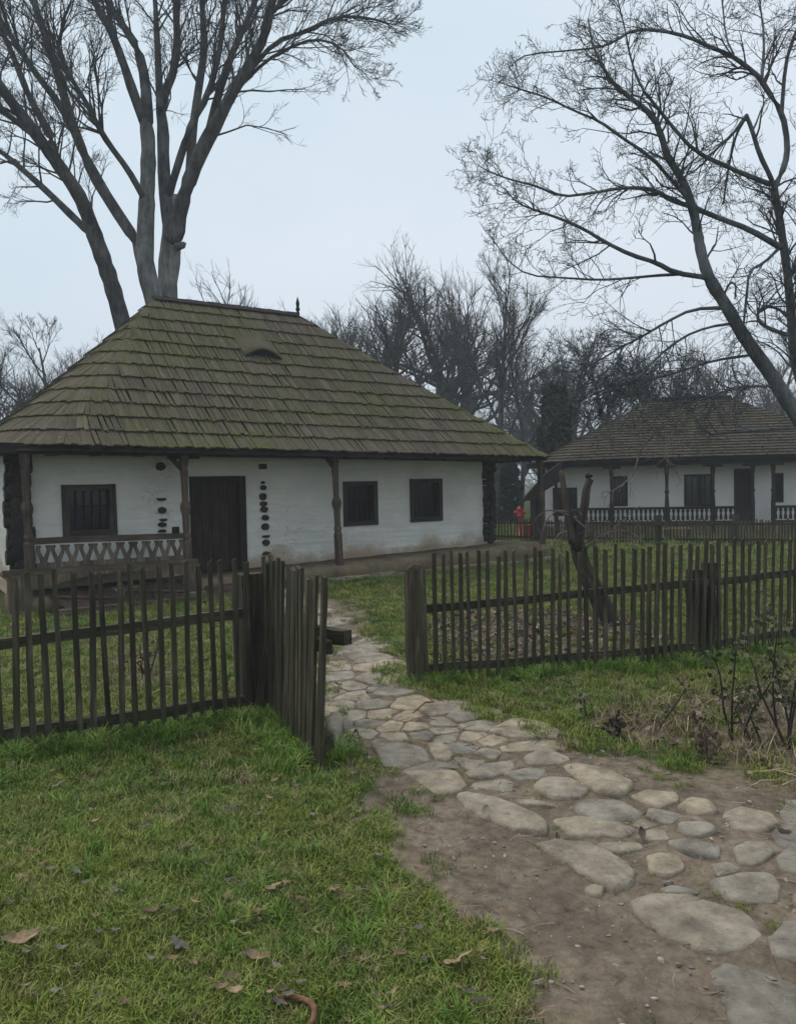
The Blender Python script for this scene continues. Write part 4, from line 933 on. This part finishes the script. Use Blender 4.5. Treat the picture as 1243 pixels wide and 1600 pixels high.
KEY=[(132,1227,20,0,'small brown leaf upright in the grass, left below the picket fence'),(152,1297,26,0,'pale tan leaf in the yellowed grass left of centre'),(349,1327,20,0,'pinkish brown leaf lying in the middle of the front lawn'),(236,1363,30,0,'pale spotted leaf lying in the green grass'),(425,1400,30,0,'narrow folded brown leaf standing in the lawn'),(405,1437,36,0,'long curled brown leaf lying below the narrow folded one'),(537,1411,24,0,'light curled leaf on the grass edge near the bare soil'),(280,1497,42,1,'pair of overlapping flat grey leaves in the grass'),(35,1495,64,0,'large crumpled brown leaf at the left edge of the lawn'),(50,1518,36,1,'grey leaf tucked beneath the large crumpled leaf'),(400,1512,50,0,'twisted beige leaf near the bottom of the lawn'),(240,1447,40,0,'tan curled leaf beside a grey leaf in the lawn'),(345,1568,34,0,'dark brown curled leaf near the bottom left of the rusty hoop'),(370,1572,32,0,'reddish brown curled leaf touching a dark one'),(712,1512,52,0,'large pale crumpled leaf on the bare soil patch'),(622,1502,34,0,'orange brown leaf on thin grass at the bottom'),(537,1552,24,0,'upright tan leaf on the bottom lawn'),(612,1560,26,0,'light brown leaf near the bottom beside dark litter'),(770,1468,26,0,'flat brown leaf on the soil right of the lawn'),(447,1177,22,0,'rust orange leaf at the foot of the gate'),(432,1226,26,0,'curled brown leaf below the gate'),(362,1272,26,1,'dark slate leaf in the grass below the fence'),(565,1330,14,1,'grey leaf on the soil edge beside small white bits'),(288,1335,18,1,'grey flat leaf near the middle of the lawn'),(1035,1195,0,0,'')]
for a in KEY:
    if a[2]: leaf(a[0],a[1],a[2],bool(a[3]),a[4],'fallen leaves on the front lawn')
for k in range(150):
    px,py=random.uniform(0,880),random.uniform(1180,1600); g=random.random()<.5
    if py<1200+max(0,px-600)*.9: continue
    reg=('close under the left fence' if px<430 else 'between gate and bare soil') if py<1290 else (('at the left edge' if px<160 else 'left of the middle' if px<330 else 'in the middle' if px<520 else 'beside the bare soil')+(' halfway down' if py<1440 else ' near the bottom'))
    leaf(px,py,random.uniform(11,25)*(.6+(py-1150)/700),g,('small grey flat leaf in the lawn ' if g else 'small brown curled leaf in the lawn ')+reg,'fallen leaves on the front lawn')
# rusty hoop
hp_=[]
for i in range(15):
    a=math.radians(130-i*14); c=Gp(448,1600); p=c+V3([math.cos(a)*.085,math.sin(a)*.085,.03+.004*math.sin(i)]); hp_.append(p)
mb=MB(); mb.tube(hp_,[.007+.003*math.sin(i/14*3.14) for i in range(15)],6); tag(mb.build('curved_hoop',M_RUST,None,True),'curved rusty brown hoop piece lying in the grass at the bottom edge','hoop')
mb=MB(); mb.tube([Gp(645,1128)+Z3*.05,Gp(665,1114)+Z3*.06,Gp(678,1112)+Z3*.05],[.005,.007,.005],5); mb.tube([Gp(678,1112)+Z3*.05,Gp(662,1096)+Z3*.04],[.005,.003],5); tag(mb.build('stick',M_RUST),'forked brown stick lying on the flagstones by the right gate post','stick')
# stone by gate bottom
pst=[G(*p) for p in [(508,1140),(520,1128),(535,1132),(538,1150),(525,1165),(510,1160)]]; tag(stone(pst,.14,None),'dark stone block beside the free end of the open gate','stone')
# ---------------------------------------------------------------- trees
def wob_line(p,d,L,n,up,wob):
    P=[p]; s=L/(n-1); d=nrm(d)
    for i in range(n-1):
        d=nrm(d+RNG.normal(0,wob,3)+Z3*up); P.append(P[-1]+d*s)
    return np.array(P),d
def perp(d):
    r=RNG.normal(0,1,3); r-=d*np.dot(r,d); return nrm(r)
def grow(T,p,d,L,r,lv,maxlv,nch,ang,up,wob,ratio=.6,minr=.003,bias=None):
    n=5 if lv<maxlv else 4
    P,dn=wob_line(p,d,L,n,up,wob); T.add(P,r,max(minr*.7,r*.35),5 if r>.03 else (4 if r>.012 else 3))
    if lv>=maxlv: return
    k=nch[lv] if lv<len(nch) else 3
    for c in range(k):
        f=random.uniform(.25,1.0); x=f*(n-1); i=min(int(x),n-2); q=P[i]+(P[i+1]-P[i])*(x-i); dd=nrm(P[i+1]-P[i])
        a=random.uniform(*ang); v=nrm(dd*math.cos(a)+perp(dd)*math.sin(a)+(bias if bias is not None else 0))
        grow(T,q,v,L*ratio*random.uniform(.7,1.2)*(1.1-.4*f),max(minr,r*.55*(1-.4*f)),lv+1,maxlv,nch,ang,up,wob,ratio,minr,bias)
def limb_pts(L,Y,slope=0.0):
    out=[]; 
    for i,(x,y) in enumerate(L): out.append(D(x,y,Y+slope*i))
    return out
def smooth(P,R_,it=2):
    P=[V3(p) for p in P]
    for _ in range(it):
        Q=[P[0]];S_=[R_[0]]
        for i in range(len(P)-1):
            Q+=[P[i]*.75+P[i+1]*.25,P[i]*.25+P[i+1]*.75]; S_+=[R_[i]*.75+R_[i+1]*.25,R_[i]*.25+R_[i+1]*.75]
        Q.append(P[-1]);S_.append(R_[-1]); P,R_=Q,S_
    return P,R_
def traced_limb(root,L,Y,slope,w0,w1,mat,name='limb'):
    P=limb_pts(L,Y,slope); R_=[(w0+(w1-w0)*i/(len(P)-1))/2*Y/F for i in range(len(P))]; P,R_=smooth(P,R_,2 if name=='trunk' else 1)
    R_=[r*random.uniform(.93,1.09) for r in R_]
    a=nrm(P[0]-P[1]); b=nrm(P[-1]-P[-2])
    PP=[P[0]+a*R_[0]*.95,P[0]+a*R_[0]*.6]+P+[P[-1]+b*R_[-1]*.6,P[-1]+b*R_[-1]*.95]; RR=[R_[0]*.35,R_[0]*.8]+R_+[R_[-1]*.8,R_[-1]*.3]
    mb=MB(); mb.tube(PP,RR,9 if w0>8 else 6,True); mb.build(name,mat,root,True); return P,R_
def twigs_on(T,P,R_,n,L,f0=.25,**kw):
    for _ in range(n):
        f=f0+(1-f0)*random.random()**.8; x=f*(len(P)-1); i=min(int(x),len(P)-2); q=P[i]+(P[i+1]-P[i])*(x-i); dd=nrm(P[i+1]-P[i]); a=random.uniform(*kw['ang'])
        v=nrm(dd*math.cos(a)+perp(dd)*math.sin(a)); rr=min(kw.get('rmax',.05),R_[i]*.5)
        grow(T,q,v,L*random.uniform(.6,1.25)*(1.3-.65*f),rr,0,kw['lv'],kw['nch'],kw['ang'],kw['up'],kw['wob'],kw.get('ratio',.6),kw.get('minr',.004))
z=lambda L: [(a*.5,b*.5) for a,b in L]
YL=21.0; s_=YL/F
base=D(235,800,YL); base[2]=0
TL=thing('tall_tree',base,'tall bare multi-stemmed tree rising behind the left end of the near roof','tree')
LT=[(z([(560,1640),(520,1300),(490,960),(450,830),(455,700),(460,600),(465,450),(455,380)]),0,33,20),
(z([(560,1640),(545,1300),(520,930),(530,800),(540,700),(545,640)]),.25,27,36),
(z([(470,1640),(430,1200),(385,1020),(350,890),(315,790),(285,700),(255,620),(200,540),(150,470),(90,390),(30,310),(-20,240),(-80,120),(-120,0)]),-.3,29,9),
(z([(275,720),(240,690),(150,600),(60,520),(0,470),(-80,420)]),.1,13,6),(z([(150,470),(165,440),(130,370),(90,300),(40,170),(-10,60),(-40,-60)]),.2,14,6),(z([(120,430),(90,410),(40,370),(0,345),(-60,320)]),-.2,11,5),
(z([(455,850),(430,760),(350,640),(290,540),(245,440),(215,350),(180,230),(150,130),(120,50),(90,-60),(60,-200)]),.2,20,9),(z([(225,400),(190,330),(120,240),(60,150),(0,60),(-50,-40)]),-.2,12,5),
(z([(455,630),(440,600),(400,530),(340,450),(310,400),(270,320),(220,240),(180,160),(190,110),(205,40)]),-.25,11,4),
(z([(455,390),(420,300),(380,180),(340,80),(290,0),(230,-150)]),-.2,17,6),(z([(460,380),(455,250),(430,150),(385,80),(330,0),(290,-120)]),.1,19,7),
(z([(535,740),(518,640),(510,500),(510,400),(500,330),(515,290),(545,220),(555,130),(548,0),(560,-180)]),.1,22,8),(z([(500,330),(495,200),(490,100),(485,0),(470,-180)]),.3,12,6),
(z([(545,740),(563,650),(600,540),(640,450),(680,380),(720,300),(780,200),(830,110),(850,0),(880,-160)]),-.15,27,8),(z([(595,540),(600,420),(620,280),(640,150),(630,0),(640,-180)]),.25,16,7),
(z([(650,430),(680,300),(720,180),(760,90),(800,0),(830,-140)]),.15,14,6),(z([(735,280),(780,220),(860,130),(950,100),(1050,50),(1150,55),(1215,75)]),-.25,9,2),(z([(530,600),(570,470),(600,380),(650,300),(690,150),(700,0),(720,-160)]),-.1,12,6),
(z([(700,340),(740,280),(830,190),(900,150),(980,120),(1060,140),(1110,210)]),-.3,6,2),(z([(800,180),(830,60),(900,-10),(980,-60)]),-.2,8,4)]
T=Tubes()
for q,(L,sl_,w0,w1) in enumerate(LT):
    nm='trunk' if q<3 else 'limb'
    P,R_=traced_limb(TL,L,YL,sl_,w0,w1,M_BARKP if q<2 else M_BARK,nm)
    if q>=2: twigs_on(T,P,R_,int(7+2.3*len(L)),1.8 if q<16 else 1.3,.35,lv=3,nch=[4,4,3],ang=(.3,.85),up=.06,wob=.15,minr=.0048,rmax=.03,ratio=.6)
T.build('crown',M_TWIG,TL)
st_=MB(); a=D(283,380,YL-.1); st_.tube([a+V3([-.15,0,-.1]),a+V3([.06,0,-.05]),a+V3([.1,0,.02])],[.12,.09,.05],7); st_.build('branch_stub',M_BARK,TL,True)
# right walnut-like tree
Z2=lambda L:[(743+a*.4023,b*.4023) for a,b in L]
Z3_=lambda L:[(743+a*.4023,350+b*.4023) for a,b in L]
YR=11.0
bp=D(1345,900,YR); bp[2]=0
TR=thing('spreading_tree',bp,'bare spreading tree leaning in from the right edge, its branches crossing the far farmhouse roof','tree')
RT=[([(1360,930),(1320,760),(1242,648),(1205,587),(1161,527),(1137,483),(1105,434),(1093,390),(1089,362),(1081,322),(1065,281),(1040,241),(1032,209),(1016,177),(984,153),(960,133),(940,105),(924,68),(918,30)],.0,25,2.2,'trunk'),
([(1350,930),(1300,760),(1262,640),(1240,560),(1236,500),(1229,422),(1217,342),(1209,293)],.1,19,12,'trunk'),
([(1105,434)]+Z2([(770,1060),(700,1020),(600,990),(500,940),(420,890),(330,850),(240,820),(160,790),(110,730)]),-.12,10,2,'limb'),
(Z2([(790,1065),(700,1070),(600,1080),(480,1088),(350,1080),(200,1070),(120,1010),(60,920)]),.12,6,2,'limb'),
([(1209,293)]+Z2([(1200,640),(1210,560),(1190,440),(1130,350),(1100,300),(1040,250),(980,210),(900,180),(830,145),(720,118),(610,115),(540,160),(480,185),(380,195),(200,210),(150,240)]),.06,12,2,'limb'),
([(1209,293)]+Z2([(1140,680),(1100,600),(1070,500),(1050,450)]),-.1,9,8,'limb'),(Z2([(1050,448),(1010,520),(990,600),(975,680),(960,790)]),.15,6,3,'branch'),(Z2([(1048,450),(990,530),(940,570),(870,650),(800,690)]),-.15,6,3,'branch'),
(Z2([(1140,715),(1050,680),(980,650),(850,590),(760,490),(690,400),(640,340),(600,230),(580,120),(550,0)]),-.14,9,2,'limb'),
(Z2([(1180,960),(1060,890),(950,850),(830,800),(760,780),(700,740),(640,730),(560,730),(450,750),(330,765),(230,720),(140,700),(60,670),(30,655)]),.08,11,2,'limb'),
(Z2([(1170,970),(1120,1020),(1060,1050),(1050,1150),(1040,1243),(1035,1320)]),-.15,6,4,'branch'),(Z2([(1185,450),(1200,250),(1230,150),(1270,60)]),.2,8,5,'limb'),(Z2([(1110,300),(1120,150),(1100,0)]),.2,6,3,'branch'),
(Z3_([(1060,510),(920,530),(800,570),(700,600),(600,610),(500,640),(400,690)]),-.15,6,2,'branch'),(Z3_([(970,325),(840,330),(740,380),(640,440),(560,480),(480,530),(380,580),(300,560)]),.12,7,2,'branch'),
(Z3_([(1005,385),(900,400),(800,440),(700,520),(620,610),(520,640),(430,700)]),-.2,6,2,'branch'),(Z3_([(1160,630),(1050,630),(960,650),(860,690),(760,690),(640,740)]),-.2,6,2,'branch'),
([(1255,668),(1220,670),(1180,672),(1140,676),(1108,679)],-.1,7,5,'branch'),(Z3_([(1210,430),(1130,405),(1085,365),(1110,320),(1170,325),(1205,360)]),.1,8,4,'branch'),(Z2([(1235,1050),(1280,900),(1320,700),(1300,500),(1340,300)]),.2,12,6,'limb'),
(Z2([(870,820),(760,700),(680,610),(560,530),(480,470),(380,430),(280,380),(200,355),(150,340)]),-.1,7,2,'limb'),(Z2([(1000,210),(970,150),(955,0)]),.1,4,3,'branch'),
(Z3_([(980,340),(960,280),(985,225),(1010,235),(1005,290)]),0,5,3,'branch'),(Z2([(815,720),(740,590),(700,480),(670,440),(560,350),(490,340),(400,350)]),.1,5,2,'branch')]
T=Tubes(); TPale=Tubes()
for q,(L,sl_,w0,w1,nm) in enumerate(RT):
    P,R_=traced_limb(TR,L,YR,sl_*.6,w0*(.85 if nm!='trunk' else 1),w1*.85,M_WAL,nm)
    low=q in (13,14,15,16); n=int(4+(4.6 if low else 2.1)*len(L))
    if q in (5,22): n=3
    if q==17: n=4
    twigs_on(T,P,R_,n if q!=1 else n+14,.72 if not low else .75,.2 if q>1 else .3,lv=3,nch=[4,3,2],ang=(.4,1.15),up=.04 if not low else 0,wob=.24,minr=.0030,rmax=.018,ratio=.62)
T.build('crown',M_WAL,TR)
# weeping pale twig
for L in ([(1063,640),(1050,680),(1038,700),(1040,720),(1058,740)],[(1020,680),(1000,700),(990,740),(975,755),(952,770)]):
    P=[D(x,y,9.5) for x,y in L]; T2=Tubes(); P,_=smooth(P,[1]*len(P),1); T2.add(np.array(P),.012,.006,4)
    twigs_on(T2,P,[.01]*len(P),7,.35,.2,lv=1,nch=[3],ang=(.4,1.0),up=-.05,wob=.25,minr=.003); T2.build('dry_twig',M_PTWIG,TR)
# pruned dead tree in the lawn
sb=Gp(950,975); YS=sb[1]
DT=thing('pruned_tree',sb,'short dark pruned tree with two cut stems and drooping pale twigs behind the right fence','tree')
for L,w0,w1,mt in (([(958,985),(945,955),(925,915),(908,880),(900,845),(890,810)],30,19,M_BARK2),([(895,850),(888,810),(882,775),(876,735)],15,7,M_BARK2),([(900,860),(906,820),(913,790),(915,765),(922,745),(917,742)],15,11,M_BARK2)):
    P=[D(x,y,YS+.03*i) for i,(x,y) in enumerate(L)]; R_=[(w0+(w1-w0)*i/(len(L)-1))/2*YS/F*random.uniform(.9,1.12) for i in range(len(L))]; P,R_=smooth(P,R_,1); R_=[r*random.uniform(.88,1.1) for r in R_]
    mb=MB(); mb.tube(P,R_,9); mb.build('stem',mt,DT,True)
T=Tubes()
for L in ([(888,800),(870,797),(852,812),(845,840),(843,870)],[(880,805),(895,795),(915,805),(922,840),(918,870)],[(885,830),(870,835),(862,860),(866,900),(868,930)],[(895,808),(920,830),(935,860),(945,880)],[(900,860),(930,838),(960,825),(985,800),(1000,790)],[(905,862),(950,828),(985,830),(1012,852)],[(880,850),(850,860),(815,870),(780,890)],[(888,805),(860,795),(840,805),(832,820)],[(905,800),(925,830),(930,870),(935,905)],[(878,815),(876,860),(880,900)],[(900,865),(940,842),(1000,843)],[(912,850),(915,880),(905,900)]):
    P=[D(x,y,YS-.15+random.uniform(-.3,.3)+.04*i) for i,(x,y) in enumerate(L)]; P[0]=D(*L[0],YS); P,_=smooth(P,[1]*len(P),1)
    T.add(np.array(P),.009,.004,4); twigs_on(T,P,[.01]*len(P),2,.28,.3,lv=1,nch=[2],ang=(.4,1.0),up=-.12,wob=.2,minr=.0025)
T.build('drooping_twigs',M_PTWIG,DT)
# background trees
def make_tree(seed,h,spread,nl,fork=.35,up=.06,trunk_r=.28,dense=1.0,vase=False):
    random.seed(seed); 
    global RNG; keep=RNG; RNG=np.random.default_rng(seed)
    T=Tubes(); Pt,_=wob_line(V3([0,0,-.2]),V3([random.uniform(-.06,.06),0,1]),h*.9,9,.03,.05)
    tm=MB(); R_=[trunk_r*(1-.85*(i/8)) for i in range(9)]; P2,R2=smooth(Pt,R_,1); tm.tube(P2,R2,8)
    for k in range(nl):
        f=fork+(1-fork)*(k+.5)/nl; x=f*8; i=min(int(x),7); q=Pt[i]+(Pt[i+1]-Pt[i])*(x-i); a=random.random()*6.283; el=random.uniform(.35,1.0)+.3*f
        v=nrm([math.cos(a)*math.cos(el),math.sin(a)*math.cos(el),math.sin(el)]); L=spread*(1.15-.75*f)*random.uniform(.8,1.15)
        grow(T,q,v,L,trunk_r*(.42-.3*f),0,3,[int(8*dense),6,4],(.25,.75),up,.11,.56,.0055)
    if vase:
        T=Tubes(); tm=MB(); Pt,_=wob_line(V3([0,0,-.2]),V3([.03,0,1]),h*.52,5,.02,.04); tm.tube(Pt,[trunk_r,trunk_r*.9,trunk_r*.85,trunk_r*.8,trunk_r*.7],8)
        for k in range(nl):
            a=6.283*k/nl+random.uniform(-.3,.3); el=random.choice((.25,.5,.8,1.1)) if k%4 else 1.4; q=Pt[random.choice((3,3,4,4))]
            v=nrm([math.cos(a)*math.cos(el),math.sin(a)*math.cos(el),math.sin(el)]); L=h*.40*random.uniform(.85,1.05)
            P,_=wob_line(q,v,L,8,.09,.10); r=trunk_r*.40; T.add(P,r,.02,5)
            for w in range(9):
                f=.2+.8*(w+random.random())/9; x=f*7; i=min(int(x),6); qq=P[i]+(P[i+1]-P[i])*(x-i); dd=nrm(P[i+1]-P[i]); aa=random.uniform(.4,.95)
                grow(T,qq,nrm(dd*math.cos(aa)+perp(dd)*math.sin(aa)+V3([0,0,.15])),h*.24*(1.15-.5*f)*random.uniform(.7,1.15),r*.42*(1.1-.7*f),1,3,[0,5,4],(.3,.8),.08,.13,.55,.0052)
    V,Fc=T.arrays(); RNG=keep
    m1=bpy.data.meshes.new('trunk'); m1.from_pydata(tm.V,[],tm.F); m1.materials.append(M_TWIG)
    m2=bpy.data.meshes.new('crown'); m2.vertices.add(len(V)); m2.vertices.foreach_set('co',V.ravel()); m2.loops.add(Fc.size); m2.loops.foreach_set('vertex_index',Fc.ravel().astype(np.int32)); m2.polygons.add(len(Fc)); m2.polygons.foreach_set('loop_start',np.arange(0,Fc.size,4,dtype=np.int32)); m2.update(calc_edges=True); m2.materials.append(M_TWIG)
    print('tree',seed,len(Fc)*2); return m1,m2,V[:,2].max()
VAR=[make_tree(11,12,6.8,11,.2,.09,.4,vase=True),make_tree(12,12,5.4,10,.26,.12,.38,vase=True),make_tree(13,12,5.0,14,.22,.06,.25),make_tree(14,12,4.2,12,.3,.07,.18)]
random.seed(99)
def bgtree(px,ytop,Y,v,label,wid=1.0,yaw=None):
    x=D(px,760,Y)[0]; topz=D(px,ytop,Y)[2]; s=topz/VAR[v][2]*1.02
    r=bpy.data.objects.new('bare_tree',None); COL.objects.link(r); r.location=(x,Y,0); r.scale=(s*wid,s*wid,s); r.rotation_euler=(0,0,yaw if yaw is not None else random.random()*6.28)
    tag(r,label,'tree','bare trees beyond the farmhouses')
    for n_,me in zip(('trunk','crown'),VAR[v][:2]): c=bpy.data.objects.new(n_,me); COL.objects.link(c); c.parent=r
for a in [(637,395,34,0,'round crowned bare tree above the right slope of the near roof, left of its twin',1.1),(678,380,36,1,'upright bare tree with forked trunk just left of the tallest dark trunk',.955),(766,372,27,2,'tall dark trunked bare tree rising beyond the right end of the near roof',.85),(812,455,31,3,'thin bare tree leaning between the dark trunk and the ivy column',.9),
 (395,412,40,0,'bare tree top showing above the near roof ridge',1.0),(500,482,44,2,'low faint bare tree top right of the roof finial',1.1),(75,480,27,2,'gnarled bare tree low at the left edge beyond the roof',1.1),(5,540,30,0,'low bushy bare tree cut by the left picture edge',1.2),(160,520,33,1,'small bare tree between the left edge trees and leaning trunk',1.2),
 (548,500,46,3,'rounded bare tree low beside the right roof slope',1.0),(900,520,40,1,'bare tree behind the dark ivy column',1.2),(960,505,44,2,'bare tree left behind the far farmhouse roof',1.3),(1030,500,42,0,'bare tree right behind the far farmhouse ridge',1.2),(1110,530,45,1,'bare tree behind the far ridge right half',1.2),(1200,520,40,2,'bare tree behind the right slope of the far roof',1.2),(725,590,50,3,'low bare tree between the twin crowns and the dark trunk',1.4),(-60,470,34,1,'bare tree just off the left picture edge',1.1),(1290,540,44,0,'bare tree at the right picture edge far behind',1.2),(850,520,48,0,'faint bare tree in the gap left of the ivy column',1.3),(600,440,40,1,'slender bare tree left of the round crowned one behind the near roof',1.1),(715,430,44,0,'hazy bare tree between the forked tree and the dark trunk',1.1)]: bgtree(*a)
# distant woodland, one mass
wc=bpy.data.collections.new('woodland_source')
for v in (0,1,2):
    ob=bpy.data.objects.new('woodland_source',VAR[v][1]); wc.objects.link(ob)
k=60; ang=np.concatenate([RNG.uniform(-.75,.75,40),RNG.uniform(.1,.55,20)]); dist=RNG.uniform(55,95,k); wx_=np.sin(ang)*dist; wy=np.cos(ang)*dist
scatter('woodland',np.stack([wx_,wy,-1.5*np.ones(k)],-1),np.stack([np.zeros(k),np.zeros(k),RNG.uniform(0,6.28,k)],-1),RNG.uniform(.55,.85,k),RNG.integers(0,3,k),wc)
# evergreens
def leafy(name,px,y0,y1,wpx,Y,label,n,cat,prof):
    b=D(px,760,Y); b[2]=0; r=thing(name,b,label,cat); top=D(px,y0,Y)[2]; lo=0.0; rad=wpx/2*Y/F; V=[];Fc=[];R_=[]
    for _ in range(n):
        f=random.random(); zz_=lo+(top-lo)*f; a=random.random()*6.283; lump=1+.22*math.sin(a*3+zz_*2.1)+.15*math.sin(a*5-zz_*3.7); rr=rad*prof(f)*lump*math.sqrt(random.uniform(.35,1)); c=b+V3([rr*math.cos(a),rr*math.sin(a),zz_]); t1=RNG.normal(0,1,3); t1=nrm(t1); t2=nrm(np.cross(t1,RNG.normal(0,1,3))); s=random.uniform(.05,.12)*Y/24; k_=len(V)
        V+=[c-t1*s,c+t2*s*.6,c+t1*s,c-t2*s*.6]; Fc.append((k_,k_+1,k_+2,k_+3)); R_+=[random.random()]*4
    link_mesh('foliage',V,np.array(Fc),M_IVY,None,R_,r)
    mb=MB(); mb.tube([b+V3([0,0,-.1]),b+V3([0,0,top*.9])],[.16,.06],6); mb.build('trunk',M_TWIG,r)
leafy('ivy_clad_tree',868,600,780,48,26,'dark ivy covered column of a tree between the two farmhouse roofs',7000,'tree',lambda f:.9 if f<.9 else .7)
leafy('evergreen_shrub',925,690,780,60,27,'dark evergreen shrub behind the left slope of the far roof',4500,'shrub',lambda f:1-.5*f)
leafy('evergreen_shrub',790,700,800,50,30,'dark evergreen shrub seen under the right eave of the near house',2500,'shrub',lambda f:1-.4*f)
# distant hedge-like understorey behind the second house and under trees
# ---------------------------------------------------------------- rose stems in the bed
def rose(px,py,hpx,n,label,lf=60,dry=False):
    b=Gp(px,py); r=thing('rose_plant',b,label,'plant','bare rose plants in the right bed'); T=Tubes(); V=[];Fc=[];R_=[]; hh=hpx*b[1]/F
    for k in range(n):
        P,dn=wob_line(b+V3([random.uniform(-.04,.04),random.uniform(-.04,.04),-.02]),V3([random.uniform(-.25,.25),random.uniform(-.25,.25),1]),hh*random.uniform(.7,1.05),6,.02,.10); T.add(P,.009,.004,4)
        for q in range(4):
            i=random.randint(2,5); P3,_=wob_line(P[i],V3([random.uniform(-1,1),random.uniform(-1,1),.4]),hh*.22,4,0,.2); T.add(P3,.003,.0015,3)
            for w in range(lf//(4*n)+1):
                c=P3[random.randint(1,3)]+RNG.normal(0,.025,3); t1=nrm(RNG.normal(0,1,3)); t2=nrm(np.cross(t1,RNG.normal(0,1,3))); s=random.uniform(.013,.027); k_=len(V); V+=[c-t1*s,c+t2*s*.7,c+t1*s,c-t2*s*.7]; Fc.append((k_,k_+1,k_+2,k_+3)); R_+=[random.random()]*4
    T.build('stems',M_BARK2,r)
    if V: link_mesh('leaves',V,np.array(Fc),M_LITTER if dry else M_ROSE,None,R_,r)
rose(1148,1150,135,3,'two-stemmed leafy rose plant in the bed, nearest the thick fence post',110); rose(1225,1165,205,5,'tallest leafy rose plant at the right picture edge',260); rose(1025,1135,80,1,'thin single dead stem at the left of the bed',16,True); rose(1185,1165,75,2,'short dry stem between the two leafy rose plants',30,True)
rose(910,1118,38,2,'small pale withered sprig in the grass before the right fence',14,True); rose(1108,1180,60,3,'low brown withered clump at the front of the bed',70,True); rose(965,1150,42,5,'low dark dead tuft at the left end of the bed',60,True)
rose(225,1060,75,6,'dry brown herb clump behind the left picket fence',40,True)
hz=MB(); hz.box([-270,-70,-1.2],[540,0,0],[0,500,0],[0,0,31]); hm=bpy.data.materials.new('haze_air'); hm.use_nodes=True; ht_=hm.node_tree; ht_.nodes.clear()
ho=ht_.nodes.new('ShaderNodeOutputMaterial'); hv_=ht_.nodes.new('ShaderNodeVolumePrincipled'); hv_.inputs['Color'].default_value=(.85,.9,.95,1); hv_.inputs['Density'].default_value=.0026; ht_.links.new(hv_.outputs[0],ho.inputs['Volume'])
hzo=hz.build('haze',hm); hzo['kind']='stuff'
for o in bpy.data.objects:
    if '_o' in o: del o['_o']
